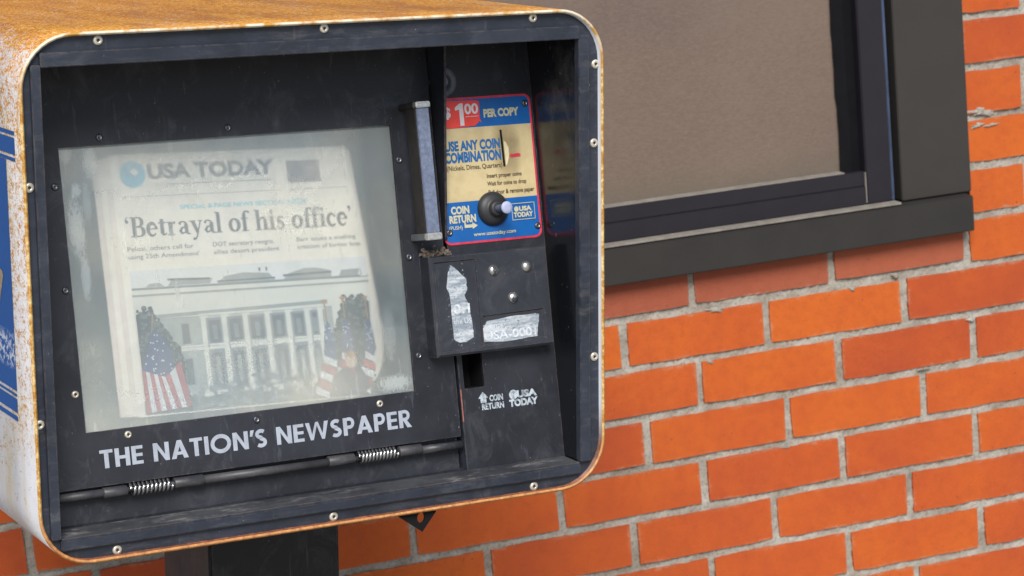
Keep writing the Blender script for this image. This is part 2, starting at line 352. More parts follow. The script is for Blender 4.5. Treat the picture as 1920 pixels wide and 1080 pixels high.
def multi(boxes, f=ident):
    V, F = [], []
    for a, b in boxes:
        n = len(V); V += boxv(a, b, f); F += [tuple(i + n for i in q) for q in BOXF]
    return V, F
def plate_with_holes(name, outer, holes, w0, w1, mat, parent, f, bevel=0):
    """flat plate in (u,s) with rectangular or freeform holes, between heights w0<w1"""
    bm = bmesh.new(); top = []
    loops = [outer] + holes; edges = []
    for L in loops:
        vs_ = [bm.verts.new((u, s, 0)) for u, s in L]
        for i in range(len(vs_)): edges.append(bm.edges.new((vs_[i], vs_[(i + 1) % len(vs_)])))
    bmesh.ops.triangle_fill(bm, use_beauty=True, use_dissolve=False, edges=edges)
    bm.verts.index_update()
    V = [(v.co.x, v.co.y) for v in bm.verts]; T = [tuple(v.index for v in fc.verts) for fc in bm.faces]
    bd = [tuple(v.index for v in e.verts) for e in bm.edges if len(e.link_faces) == 1]; bm.free()
    n = len(V)
    verts = [f(u, s, w1) for u, s in V] + [f(u, s, w0) for u, s in V]
    faces = list(T) + [tuple(i + n for i in reversed(t)) for t in T] + [(a, b, b + n, a + n) for a, b in bd]
    return mesh_obj(name, verts, faces, mat, parent, bevel=bevel)
def rrect(x0, x1, z0, z1, r, n=8):
    P = []
    for cx, cz, a0 in ((x1 - r, z1 - r, 0), (x0 + r, z1 - r, 90), (x0 + r, z0 + r, 180), (x1 - r, z0 + r, 270)):
        for i in range(n + 1):
            a = radians(a0 + 90 * i / n); P.append((cx + r * cos(a), cz + r * sin(a)))
    return P
def lathe_mesh(name, prof, n, mats, mi=None):
    """prof: list of (r, h) revolved round +Z; returns mesh"""
    V, F, I = [], [], []
    for r, h in prof:
        for i in range(n): a = 2 * pi * i / n; V.append((r * cos(a), r * sin(a), h))
    for k in range(len(prof) - 1):
        for i in range(n):
            j = (i + 1) % n; F.append((k * n + i, k * n + j, (k + 1) * n + j, (k + 1) * n + i)); I.append(mi[k] if mi else 0)
    F.append(tuple(range((len(prof) - 1) * n, len(prof) * n))); I.append(mi[-1] if mi else 0)
    me = bpy.data.meshes.new(name); me.from_pydata(V, [], F)
    for m in mats: me.materials.append(m)
    for p, k in zip(me.polygons, I): p.material_index = k; p.use_smooth = True
    return me
def place(name, me, parent, P, nrm, spin=0):
    o = bpy.data.objects.new(name, me); COL.objects.link(o); o.parent = parent
    q = Vector(nrm).to_track_quat('Z', 'Y'); o.rotation_mode = 'QUATERNION'; o.rotation_quaternion = q @ Matrix.Rotation(spin, 3, 'Z').to_quaternion(); o.location = P
    return o
def tube(name, P, r, mat, parent, n=14, smooth=True, caps=True):
    V, F = [], []
    P = [Vector(p) for p in P]
    for k, p in enumerate(P):
        t = (P[min(k + 1, len(P) - 1)] - P[max(k - 1, 0)]).normalized()
        a = t.cross(Vector((0, .3, 1))).normalized(); b = t.cross(a)
        rr = r[k] if isinstance(r, (list, tuple)) else r
        for i in range(n): an = 2 * pi * i / n; V.append(p + a * rr * cos(an) + b * rr * sin(an))
    for k in range(len(P) - 1):
        for i in range(n): j = (i + 1) % n; F.append((k * n + i, k * n + j, (k + 1) * n + j, (k + 1) * n + i))
    if caps: F.append(tuple(range(n))); F.append(tuple(range((len(P) - 1) * n, len(P) * n)))
    return mesh_obj(name, V, F, mat, parent, smooth=smooth)

# text and print -------------------------------------------------------------
def raw_text(txt, bold):
    cu = bpy.data.curves.new('t', 'FONT'); cu.body = txt; cu.size = 1; cu.offset = bold; cu.resolution_u = 3; cu.fill_mode = 'FRONT' if False else 'BOTH'
    ob = bpy.data.objects.new('t', cu); COL.objects.link(ob); dg = bpy.context.evaluated_depsgraph_get()
    me = bpy.data.meshes.new_from_object(ob.evaluated_get(dg))
    V = [(v.co.x, v.co.y) for v in me.vertices]; F = [tuple(p.vertices) for p in me.polygons]
    bpy.data.objects.remove(ob); bpy.data.curves.remove(cu); bpy.data.meshes.remove(me)
    # keep front faces only (curve fill is flat here, so drop duplicates)
    seen, G = set(), []
    for fc in F:
        k = tuple(sorted((round(V[i][0], 5), round(V[i][1], 5)) for i in fc))
        if k not in seen: seen.add(k); G.append(fc)
    return V, G
CAP = None
def text_parts(txt, x0, x1, y0, y1, bold=.0):
    """2D triangles of txt: left..right = x0..x1, baseline y0, cap height to y1"""
    global CAP
    if CAP is None: V, _ = raw_text('H', 0); CAP = max(v[1] for v in V)
    V, F = raw_text(txt, bold)
    a = min(v[0] for v in V); b = max(v[0] for v in V)
    sx = (x1 - x0) / (b - a); sy = (y1 - y0) / (CAP + bold * 2)
    return [(x0 + (x - a) * sx, y0 + (y + bold) * sy) for x, y in V], F
class Print:
    """collects flat coloured shapes; each piece sits a hair above the one before"""
    def __init__(s, f, step=.00002, base=.0003): s.f = f; s.w = base; s.step = step; s.V = []; s.F = []; s.I = []; s.M = []
    def add(s, V2, F, mat, bump=True):
        if mat not in s.M: s.M.append(mat)
        k = s.M.index(mat); n = len(s.V); s.V += [s.f(a, b, s.w) for a, b in V2]
        s.F += [tuple(i + n for i in q) for q in F]; s.I += [k] * len(F)
        if bump: s.w += s.step
    def poly(s, P, mat): s.add(P, [tuple(range(len(P)))], mat)
    def rect(s, x0, x1, y0, y1, mat): s.poly([(x0, y0), (x1, y0), (x1, y1), (x0, y1)], mat)
    def text(s, txt, x0, x1, y0, y1, mat, bold=0.0): V, F = text_parts(txt, x0, x1, y0, y1, bold); s.add(V, F, mat)
    def disc(s, cx, cy, rx, ry, mat, n=28): s.poly([(cx + rx * cos(2 * pi * i / n), cy + ry * sin(2 * pi * i / n)) for i in range(n)], mat)
    def stroke(s, P, W, mat):
        L, Rr = [], []
        for i, (x, y) in enumerate(P):
            a = P[max(i - 1, 0)]; b = P[min(i + 1, len(P) - 1)]; dx, dy = b[0] - a[0], b[1] - a[1]; l = math.hypot(dx, dy) or 1
            wd = (W[i] if isinstance(W, (list, tuple)) else W) / 2; L.append((x - dy / l * wd, y + dx / l * wd)); Rr.append((x + dy / l * wd, y - dx / l * wd))
        n = len(P); s.add(L + Rr, [(i, i + 1, n + i + 1, n + i) for i in range(n - 1)], mat)
    def build(s, name, parent):
        o = mesh_obj(name + '_sheet', s.V, s.F, s.M, parent, mi=s.I); o.name = name; o.data.name = name; return o
def arc(cx, cy, rx, ry, a0, a1, n=14):
    return [(cx + rx * cos(radians(a0 + (a1 - a0) * i / n)), cy + ry * sin(radians(a0 + (a1 - a0) * i / n))) for i in range(n + 1)]
def xf(P, x, y, sx, sy): return [(x + a * sx, y + b * sy) for a, b in P]
# geometric bold capitals: (advance width, list of ('p', polygon) | ('s', polyline, width))
T_ = .20
GEO = {
 'T': (.60, [('p', [(0, .82), (.60, .82), (.60, 1), (0, 1)]), ('p', [(.20, 0), (.40, 0), (.40, .82), (.20, .82)])]),
 'H': (.68, [('p', [(0, 0), (.2, 0), (.2, 1), (0, 1)]), ('p', [(.48, 0), (.68, 0), (.68, 1), (.48, 1)]), ('p', [(.2, .41), (.48, .41), (.48, .59), (.2, .59)])]),
 'E': (.52, [('p', [(0, 0), (.2, 0), (.2, 1), (0, 1)]), ('p', [(.2, 0), (.52, 0), (.52, .18), (.2, .18)]), ('p', [(.2, .82), (.52, .82), (.52, 1), (.2, 1)]), ('p', [(.2, .42), (.50, .42), (.50, .59), (.2, .59)])]),
 'N': (.74, [('p', [(0, 0), (.2, 0), (.2, 1), (0, 1)]), ('p', [(.54, 0), (.74, 0), (.74, 1), (.54, 1)]), ('p', [(.2, 1), (.2, .66), (.54, 0), (.54, .34)])]),
 'A': (.80, [('p', [(0, 0), (.22, 0), (.50, 1), (.30, 1)]), ('p', [(.58, 0), (.80, 0), (.50, 1), (.36, .80)]), ('p', [(.22, .20), (.58, .20), (.53, .37), (.27, .37)])]),
 'I': (.20, [('p', [(0, 0), (.2, 0), (.2, 1), (0, 1)])]),
 'O': (.98, [('s', arc(.49, .5, .40, .42, 0, 360, 30), .20)]),
 'S': (.56, [('s', arc(.29, .735, .19, .175, 40, 270, 14) + arc(.27, .275, .20, .185, 88, -140, 14), .185)]),
 'W': (1.14, [('p', [(0, 1), (.20, 1), (.36, 0), (.22, 0)]), ('p', [(.22, 0), (.36, 0), (.62, 1), (.50, 1)]), ('p', [(.52, 1), (.64, 1), (.92, 0), (.78, 0)]), ('p', [(.78, 0), (.92, 0), (1.14, 1), (.94, 1)])]),
 'P': (.58, [('p', [(0, 0), (.2, 0), (.2, 1), (0, 1)]), ('s', [(.2, .92), (.30, .92)] + arc(.32, .69, .17, .23, 90, -90, 12) + [(.2, .46)], .17)]),
 'R': (.62, [('p', [(0, 0), (.2, 0), (.2, 1), (0, 1)]), ('s', [(.2, .92), (.30, .92)] + arc(.32, .70, .17, .22, 90, -90, 12) + [(.2, .48)], .17), ('p', [(.20, .45), (.36, .50), (.64, 0), (.40, 0)])]),
 "'": (.16, [('p', [(.04, 1), (.22, 1), (.12, .66), (.0, .66)])]), ' ': (.30, [])}
def stem(x, y0, y1, w=.19): return ('p', [(x, y0), (x + w, y0), (x + w, y1), (x, y1)])
def sf(x0, x1, y, h=.05): return ('p', [(x0, y), (x1, y), (x1, y + h), (x0, y + h)])
def ring(cx, cy, rx, ry): 
    return ('v', arc(cx, cy, rx, ry, 0, 360, 28), [.075 + .115 * abs(cos(radians(360 * i / 28))) for i in range(29)])
SER = {
 'B': (.74, [stem(.10, 0, 1), sf(0, .4, 0), sf(0, .4, .95), ('v', [(.28, .965), (.38, .965)] + arc(.40, .745, .185, .22, 90, -90, 12) + [(.28, .525)], [.06] * 3 + [.06 + .13 * sin(pi * i / 10) for i in range(11)] + [.06] * 2), ('v', [(.28, .50), (.40, .50)] + arc(.42, .27, .215, .235, 90, -90, 12) + [(.28, .035)], [.06] * 3 + [.06 + .14 * sin(pi * i / 10) for i in range(11)] + [.06] * 2)]),
 'e': (.56, [('v', arc(.29, .34, .20, .31, 5, 325, 24), [.06 + .13 * abs(sin(pi * min(1, i / 24 * 1.05) + 0.0)) for i in range(25)]), sf(.12, .56, .34, .055), ('p', [(.40, .36), (.57, .36), (.53, .50), (.42, .50)])]),
 't': (.40, [stem(.10, .12, .84, .18), sf(0, .40, .62, .06), ('v', [(.19, .16), (.22, .06), (.30, .05), (.40, .12)], [.18, .12, .08, .05])]),
 'r': (.50, [stem(.08, 0, .68, .18), sf(0, .36, 0), sf(0, .18, .63), ('v', [(.24, .50), (.32, .63), (.42, .62)], [.06, .08, .16])]),
 'a': (.58, [stem(.33, .06, .52, .18), ('v', [(.09, .52), (.16, .64), (.28, .66), (.40, .60), (.42, .48)], [.14, .08, .06, .09, .18]), ('v', [(.36, .38), (.20, .33), (.12, .18), (.18, .06), (.36, .12)], [.05, .10, .17, .10, .05]), ('p', [(.42, 0), (.60, 0), (.60, .06), (.42, .10)])]),
 'y': (.62, [('p', [(.04, .66), (.25, .66), (.42, .14), (.31, 0)]), ('p', [(.50, .66), (.57, .66), (.34, -.12), (.27, -.12)]), sf(-.02, .30, .63), sf(.40, .64, .63), ('v', [(.33, -.06), (.24, -.24), (.10, -.24)], [.07, .08, .15])]),
 'l': (.34, [stem(.08, 0, 1.04, .18), sf(0, .34, 0), sf(0, .18, 1.0)]),
 'o': (.62, [ring(.31, .34, .215, .305)]),
 'f': (.38, [stem(.08, 0, .84, .18), sf(0, .36, 0), sf(0, .36, .62, .06), ('v', [(.17, .82), (.22, .98), (.34, 1.02), (.44, .93)], [.18, .12, .07, .14])]),
 'h': (.68, [stem(.08, 0, 1.04, .18), sf(0, .33, 0), sf(0, .18, 1.0), stem(.44, 0, .50, .18), sf(.38, .68, 0), ('v', [(.24, .50), (.36, .64), (.48, .62), (.53, .48)], [.05, .08, .12, .18])]),
 'i': (.34, [stem(.08, 0, .68, .18), sf(0, .34, 0), sf(0, .18, .63), ('s', arc(.17, .90, .045, .05, 0, 360, 12), .10)]),
 's': (.48, [('v', [(.42, .50), (.34, .64), (.20, .65), (.10, .54), (.16, .40), (.32, .30), (.38, .17), (.30, .05), (.16, .03), (.06, .18)], [.05, .08, .10, .14, .17, .17, .14, .10, .08, .06])]),
 'c': (.52, [('v', arc(.29, .34, .20, .31, 50, 320, 22), [.07 + .12 * sin(pi * i / 22) for i in range(23)]), ('s', arc(.43, .54, .03, .03, 0, 360, 10), .08)]),
 '(': (.24, [('s', arc(.13, .78, .04, .045, 0, 360, 10), .09), ('v', [(.08, .80), (.09, .92), (.19, 1.02)], [.09, .06, .03])]),
 ')': (.24, [('s', arc(.11, .94, .04, .045, 0, 360, 10), .09), ('v', [(.16, .92), (.15, .80), (.06, .70)], [.09, .06, .03])]), ' ': (.26, [])}
def glyph_line(pr, table, txt, x0, x1, y0, y1, mat, gap=.06):
    tot = sum(table[c][0] for c in txt) + gap * (len(txt) - 1); sx = (x1 - x0) / tot; sy = y1 - y0; x = x0
    base = pr.w
    for ch in txt:
        wd, pcs = table[ch]; pr.w = base
        for p in pcs:
            if p[0] == 'p': pr.poly(xf(p[1], x, y0, sx, sy), mat)
            else:
                W = p[2] if isinstance(p[2], list) else [p[2]] * len(p[1]); P = xf(p[1], x, y0, sx, sy)
                pr.stroke(P, [q * (sx + sy) / 2 for q in W][:len(P)] + [W[-1] * sy] * max(0, len(P) - len(W)), mat)
        x += (wd + gap) * sx

# ================================================================== SETTING
# pavement: slopes 4.6 degrees along the street, as the tilt of the box beside the level brick courses shows
BR = Matrix(((0.980186, -0.181368, 0.079629), (0.182232, 0.983249, -0.003657), (-0.077632, 0.018096, 0.996818)))
BC = Vector((-0.666821, -0.828251, 0.276048)); HB = 1.02
root_loc = BC + BR @ Vector((0, .21, -HB)); up = BR @ Vector((0, 0, 1))
def gz(x, y): return root_loc.z - (up.x * (x - root_loc.x) + up.y * (y - root_loc.y)) / up.z
mesh_obj('pavement', [(x, y, gz(x, y)) for x, y in ((-40, -60), (40, -60), (40, 40), (-40, 40))], [(0, 1, 2, 3)], M_paveg, kind='structure')

# ================================================================== BRICK WALL
wall = bpy.data.objects.new('brick_wall', None); COL.objects.link(wall)
wall['label'] = 'orange brick wall with pale grey mortar behind the newspaper box'; wall['category'] = 'brick wall'
CH = .0677; HX = .0965; HZ = .0281
WX0, WX1, WZ0 = -.62, .4125, .054      # window opening
offs = {0: .1035, -1: -.001, 1: .002, 2: .125, 3: -.002, 4: .096, 5: 0.0, -2: .096, -4: .097, -3: .0, -5: .0}
WL0 = -1.135
def brick_mesh(seed):
    r = random.Random(seed); P = []
    per = [(-1 + 2 * i / 6, -1) for i in range(6)] + [(1, -1), (1, 0)] + [(1 - 2 * i / 6, 1) for i in range(6)] + [(-1, 1), (-1, 0)]
    for a, b in per:
        ex = .008 if abs(a) == 1 else 0; ez = .036 if abs(b) == 1 else 0
        k = 1 - (.004 if abs(a) == 1 and abs(b) == 1 else 0)
        P.append((a * k + r.uniform(-ex, ex) * 1.0, b * (1 - (.02 if abs(a) == 1 and abs(b) == 1 else 0)) + r.uniform(-ez, ez)))
    n = len(P); V = [(a, 0, b) for a, b in P] + [(a, 1, b) for a, b in P]
    # tiny front arris: pull front in and add a ring just behind
    F = [tuple(range(n))] + [(i, i + n, (i + 1) % n + n, (i + 1) % n) for i in range(n)]
    me = bpy.data.meshes.new('brick'); me.from_pydata(V, [], F)
    bm = bmesh.new(); bm.from_mesh(me); bmesh.ops.recalc_face_normals(bm, faces=bm.faces); bm.to_mesh(me); bm.free()
    return me
BM = [brick_mesh(i) for i in range(9)]
for m_ in BM: m_.materials.append(M_brick)
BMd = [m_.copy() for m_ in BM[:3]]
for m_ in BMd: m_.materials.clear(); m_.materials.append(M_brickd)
stuffV, stuffF = [], []
def put_brick(x0, x1, z0, z1, dark=False, part=True):
    jx, jz, jy = random.uniform(-.0009, .0009), random.uniform(-.0007, .0007), random.uniform(-.0007, .0009)
    if part:
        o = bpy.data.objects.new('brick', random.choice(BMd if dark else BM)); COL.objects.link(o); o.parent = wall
        fl = random.choice((1, -1))
        o.location = ((x0 + x1) / 2 + jx, jy, (z0 + z1) / 2 + jz); o.scale = ((x1 - x0) / 2 * 1.0, .05, (z1 - z0) / 2)
    else:
        n = len(stuffV); stuffV.extend(boxv((x0, jy, z0), (x1, .05, z1))); stuffF.extend(tuple(i + n for i in q) for q in BOXF)
J = .0052
for row in range(-22, 13):
    z1 = -row * CH - .0056; z0 = -(row + 1) * CH + .0052
    off = offs.get(row, .1 if row % 2 == 0 else 0)
    for k in range(-7, 8):
        x0 = max(WL0, off + (k) * .2032 + J); x1 = off + (k + 1) * .2032 - J
        if x1 - x0 < .02: continue
        pieces = [(x0, x1, z0, z1, False)]
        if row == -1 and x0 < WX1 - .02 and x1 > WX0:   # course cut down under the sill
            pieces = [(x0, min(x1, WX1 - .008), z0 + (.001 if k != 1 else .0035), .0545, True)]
        elif row < -1 and z1 > WZ0:
            if x1 > WX0 and x0 < WX1:
                pieces = []
                if x0 < WX0 - .02: pieces.append((x0, WX0, z0, z1, False))
                if x1 > WX1 + .02: pieces.append((WX1 + .002, x1, z0, z1, False))
        for a, b, c0, c1, dk in pieces:
            near = (b > -1.05 and a < .62 and row < 8 and row > -9 and not (row < -1 and a < .3))
            put_brick(a, b, c0, c1, dk, near)
for row in range(-22, 13):            # the building turns its corner here
    for k in range(9):
        y0 = .0 + k * .2032 + (.1016 if row % 2 else 0) - .0; n = len(stuffV)
        stuffV.extend(boxv((WL0 - .0003, max(.002, y0 - .09), -(row + 1) * CH + .0052), (WL0 + .05, y0 + .1032, -row * CH - .0056))); stuffF.extend(tuple(i + n for i in q) for q in BOXF)
o = mesh_obj('brickwork', stuffV, stuffF, M_brick, wall, kind='stuff')
# mortar bed, finely displaced so that the joints are uneven
def mortar(rects):
    V, F = [], []; r = random.Random(3)
    for x0, x1, z0, z1, st in rects:
        nx = max(1, int((x1 - x0) / st)); nz = max(1, int((z1 - z0) / st)); n = len(V)
        for j in range(nz + 1):
            for i in range(nx + 1):
                V.append((x0 + (x1 - x0) * i / nx, .0036 + r.uniform(-.0020, .0018), z0 + (z1 - z0) * j / nz))
        for j in range(nz):
            for i in range(nx): a = n + j * (nx + 1) + i; F.append((a, a + 1, a + nx + 2, a + nx + 1))
    return V, F
V, F = mortar([(-1.1, .65, -.56, .054, .0045), (.414, .65, .054, .56, .0045), (-1.13, -.619, .054, 1.5, .02), (-1.13, -1.1, -1.0, 1.5, .015), (.65, 1.7, -1.0, 1.5, .05), (-1.1, .65, -1.0, -.56, .05), (.414, .65, .56, 1.5, .05)])
def dab(cx, cz, rx, rz, seed, n=34):
    r = random.Random(seed); ph0 = r.random() * 6; P = []
    for i in range(n):
        a = 2 * pi * i / n; k = 1 + .35 * sin(2 * a + ph0) + .25 * sin(5 * a + ph0 * 2) + r.uniform(-.22, .22); P.append((cx + rx * k * cos(a), cz + rz * k * sin(a)))
    V = [(cx, -.0022, cz)] + [(cx + (x - cx) * .6, -.0019, cz + (z - cz) * .6) for x, z in P] + [(x, .0004, z) for x, z in P]
    F = [(0, 1 + i, 1 + (i + 1) % n) for i in range(n)] + [(1 + i, 1 + n + i, 1 + n + (i + 1) % n, 1 + (i + 1) % n) for i in range(n)]
    mesh_obj('mortar_smear', V, F, M_mortar, wall)
for i_, a in enumerate(((.436, .2085, .020, .0055, ), (.4300, .1905, .009, .0030), (.4500, .1885, .010, .0020), (.0300, -.0055, .012, .0030), (.2300, -.0065, .0040, .0030), (.4050, -.0760, .006, .0028), (.1180, -.2080, .0050, .0035), (.2950, .0020, .006, .0030), (.0190, -.0750, .005, .0022), (.3300, -.1330, .007, .0022))): dab(*a, 30 + i_)
m = mesh_obj('mortar', V, F, M_mortar, wall, smooth=True); m['kind'] = 'stuff'
box('wall_core', (WL0 + .004, .06, -1.2), (1.7, 1.8, 1.5), M_mortar, wall, bevel=0)

win = bpy.data.objects.new('window', None); COL.objects.link(win); win.parent = wall
ZT = 1.2
box('casing', (.3085, -.007, .1035), (.4125, .05, ZT), M_casing, win, bevel=.0012)
o = mesh_obj('sill', [(WX0 - .01, -.024, .0525), (.4055, -.024, .0525), (.4055, -.024, .1005), (WX0 - .01, -.024, .1005),
                  (WX0 - .01, .03, .0525), (.4055, .03, .0525), (.4055, .03, .1035), (WX0 - .01, .03, .1035)], [(0, 1, 2, 3), (4, 7, 6, 5), (0, 4, 5, 1), (1, 5, 6, 2), (3, 2, 6, 7), (0, 3, 7, 4)], M_sill, win, bevel=.0012)
box('sill_dust', (WX0, -.0215, .1022), (.300, -.001, .1052), M_dust, win, bevel=.0006)
box('side_frame', (.2585, -.004, .1055), (.2955, .05, ZT), M_wframe, win, bevel=.0015)
M_glint = simple('scuffed_blue_bead', srgb(66, 80, 106), .35, .2, 8, .6)  # glint along the side frame's edge, put into the colour
box('casing', (WX0, -.007, .1035), (WX0 + .104, .05, ZT), M_casing, win, bevel=.0012)
box('side_frame', (WX0 + .112, -.0045, .1500), (WX0 + .150, .0190, ZT), M_wframe, win, bevel=.0015)
box('glazing_bead', (.2965, -.001, .1055), (.3005, .05, ZT), M_glint, win, bevel=.0008)  # thin strip that paints in the highlight on the frame edge
box('groove_backing', (.3005, .012, .1055), (.3085, .05, ZT), M_gasket, win, bevel=0)
box('lower_frame', (WX0, -.0035, .1055), (.2585, .05, .1300), M_wframe, win, bevel=.001)
box('lower_frame', (WX0, .0000, .1300), (.2585, .05, .1500), M_wframe, win, bevel=.0012)
box('ledge_dust', (WX0, .0008, .1500), (.2300, .0195, .1516), M_dust, win, bevel=.0004)
box('sealant_line', (.2570, -.0041, .1080), (.2584, -.0005, .1490), M_dust, win, bevel=0)
# ragged gasket between frame and pane
r = random.Random(5); V, F = [], []; n = 60
for i in range(n + 1):
    z = .1502 + (ZT - .1502) * i / n; V += [(.2302 + r.uniform(-.0009, .0009) + .0008 * sin(i * .5), .0165, z), (.245, .0110, z), (.2585, .0125, z)]
for i in range(n): F += [(3 * i, 3 * i + 1, 3 * i + 4, 3 * i + 3), (3 * i + 1, 3 * i + 2, 3 * i + 5, 3 * i + 4)]
mesh_obj('gasket', V, F, M_gasket, win)
box('pane', (WX0, .020, .1500), (.2582, .03, ZT), M_film, win, bevel=0)

# ================================================================== NEWSPAPER BOX
OFF = Vector((0, -.21, HB))
root = bpy.data.objects.new('newspaper_box', None); COL.objects.link(root)
root['label'] = 'rusty white coin-operated newspaper vending box with black door on a black post'; root['category'] = 'newspaper box'
root.matrix_world = Matrix.Translation(root_loc) @ BR.to_4x4()
def part(o): o.location = OFF if True else o.location; return o
def group(name, label=None):
    o = bpy.data.objects.new(name, None); COL.objects.link(o); o.parent = root; o.location = OFF
    return o
H2 = .2286; TIL = .172202; ts, tc = sin(TIL), cos(TIL)
def D(u, s, w=0.0): return (u, .03 + s * ts - w * tc, -H2 + s * tc + w * ts)      # door plane -> box frame
def Dw(u, w, s): return D(u, s, w)
DN = (0, -tc, ts)
# shell: folded sheet with rounded corners, open front
SX, SZ, RC, TH, DEP = .2806, .2289, .048, .0032, .50
oA = rrect(-SX, SX, -SZ, SZ, RC, 10); oB = rrect(-SX + TH, SX - TH, -SZ + TH, SZ - TH, RC - TH, 10); n = len(oA)
V, F, I = [], [], []
ys = [0.0] + [DEP * k / 8 for k in range(1, 9)]
rr = random.Random(11)
for y in [-.0004 + .0004] + ys[1:]: V += [(x, y, z) for x, z in oA]
K = len(ys)
for k in range(K - 1):
    for i in range(n): j = (i + 1) % n; F.append((k * n + i, (k + 1) * n + i, (k + 1) * n + j, k * n + j)); I.append(0)
b0 = len(V); V += [(x, .0000, z) for x, z in oB]; V += [(x, .30, z) for x, z in oB]
for i in range(n):
    j = (i + 1) % n; F.append((i, j, b0 + j, b0 + i)); I.append(1); F.append((b0 + i, b0 + j, b0 + n + j, b0 + n + i)); I.append(2)
F.append(tuple((K - 1) * n + i for i in range(n))); I.append(0)
bm_ = mesh_obj('shell', V, F, [M_shell, M_rim, M_rimin], root, mi=I, smooth=False); part(bm_); shell = bm_
for p in shell.data.polygons: p.use_smooth = len(p.vertices) == 4
bmx = bmesh.new(); bmx.from_mesh(shell.data)
eds = [e for e in bmx.edges if e.calc_face_angle(0) > 1.2 and abs(e.verts[0].co.y) < .001 and abs(e.verts[1].co.y) < .001]
bmesh.ops.bevel(bmx, geom=eds, offset=.0008, segments=2, affect='EDGES')
for f_ in bmx.faces:
    if f_.calc_center_median().y < .0014: f_.material_index = 1
bmx.to_mesh(shell.data); bmx.free()
# side decals on the left face
xs = -SX - .0004
def decal(y0, y1, z0, z1, name='blue_decal', mat=None, sk=0):
    return mesh_obj(name, [(xs, y0, z0), (xs, y1, z0 + sk), (xs, y1, z1 + sk), (xs, y0, z1)], [(0, 1, 2, 3)], mat or M_blue, shell)
for z0, z1 in ((.1440, .1475), (.1275, .1420), (.1220, .1250)): decal(.018, .45, z0, z1)
decal(.0445, .45, -.0795, .1215)
for z0, z1 in ((-.0845, -.0822), (-.0990, -.0865), (-.1065, -.1022)): decal(.0450, .45, z0, z1)
M_tan = simple('peeled_tan_backing', srgb(150, 132, 104), .7, 0, 200, .25)
xs -= .0003
mesh_obj('peeled_decal_patch', [(xs, .070, .022), (xs, .068, .018), (xs, .084, -.012), (xs, .110, -.03), (xs, .11, .03)], [(0, 1, 2, 3, 4)], M_tan, shell)

# face frame: flat flange with four raised bars
ff = group('face_frame')
fl = plate_with_holes('flange', rrect(-SX + TH + .0003, SX - TH - .0003, -SZ + TH + .0003, SZ - TH - .0003, RC - TH, 10), [[(-.262, -.2045), (.2545, -.2045), (.2545, .2035), (-.262, .2035)]], -.0088, -.0062, M_frame, ff, lambda u, s, w: (u, -w, s))
box('frame_bar', (-.2697, .0008, -.2040), (-.2612, .0100, .2030), M_frame, ff, bevel=.0008)
box('frame_bar', (.2540, .0008, -.2035), (.2650, .0100, .2040), M_frame, ff, bevel=.0008)
box('frame_bar', (-.2612, .0002, .2008), (.2540, .0100, .2130), M_frame, ff, bevel=.0008)
mesh_obj('frame_bar', boxv((-.2612, .0010, -.2150), (.2540, .0335, -.2050)), BOXF, M_frame, ff, bevel=.0012)
box('sill_strip', (-.2608, .0024, -.2050), (.2536, .0330, -.2042), M_shelf, ff, bevel=.0003)
riv = lathe_mesh('rivet', [(.0043, -.0006), (.0043, .0004), (.0037, .0012), (.0024, .0015), (.0014, .0013), (.0012, .0003), (.0006, .0002)], 18, [M_rivet, M_rivetd], [0, 0, 0, 0, 1, 1, 1])
for x, z in ((-.2090, .2208), (-.0017, .2215), (.2080, .2218), (.2725, .1020), (.2720, -.1032), (.2049, -.2218), (-.0038, -.2215), (-.2102, -.2218), (-.2742, -.1021), (-.2738, .1010), (.2745, .176)):
    place('rivet', riv, ff, (x, .0060, z), (random.uniform(-.03, .03), -1, random.uniform(-.03, .03)), random.random() * 6)
# liner (dark box behind the frame)
ln = group('liner')
box('side_panel', (.2552, .0086, -.2046), (.2580, .165, .2040), M_liner, ln, bevel=0)
box('side_panel', (-.2650, .0086, -.2046), (-.2622, .165, .2040), M_black, ln, bevel=0)
box('top_panel', (-.2620, .0086, .2037), (.2550, .165, .2065), M_black, ln, bevel=0)
box('bottom_panel', (-.2620, .0336, -.2075), (.2550, .120, -.2050), M_black, ln, bevel=0)
# compartment behind the window
cp = group('newspaper_compartment')
ci = .1135
V, F = multi([((-.235, -ci, .060), (-.232, -.004, .42)), ((-.232, -ci, .417), (.120, -.004, .42)), ((-.232, -ci, .060), (.120, -.004, .063)), ((-.235, -ci - .003, .06), (.123, -ci, .42))], Dw)
mesh_obj('compartment_wall', V, F, M_inner, cp)
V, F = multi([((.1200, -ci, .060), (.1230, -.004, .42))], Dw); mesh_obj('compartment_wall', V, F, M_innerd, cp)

# door
door = group('door')
DU0, DU1, DS0, DS1 = -.2585, .1453, .0570, .4330
PU0, PU1, PS0, PS1 = -.2200, .1019, .1052, .3556
plate_with_holes('door_panel', [(DU0, DS0), (DU1, DS0), (DU1, DS1), (DU0, DS1)], [[(PU0, PS0), (PU1, PS0), (PU1, PS1), (PU0, PS1)]], -.0030, 0, M_black, door, D)
pane = mesh_obj('window_pane', boxv((PU0 - .006, -.0048, PS0 - .006), (PU1 + .006, -.0036, PS1 + .006), Dw), BOXF, [M_pane, M_paneb], door)
for p in pane.data.polygons: p.material_index = 0 if p.normal.dot(Vector(DN)) > .5 else 1
sc = lathe_mesh('screw', [(.0034, -.0004), (.0033, .0006), (.0026, .0014), (.0014, .0017), (.0012, .0012), (.0004, .0010)], 16, [M_screw, M_rivet], [0, 0, 0, 1, 0, 0])
sc2 = lathe_mesh('bright_screw', [(.0034, -.0004), (.0033, .0006), (.0026, .0014), (.0013, .0016), (.0012, .0006), (.0004, .0005)], 16, [M_rivet, M_rivetd], [0, 0, 0, 1, 1, 1])
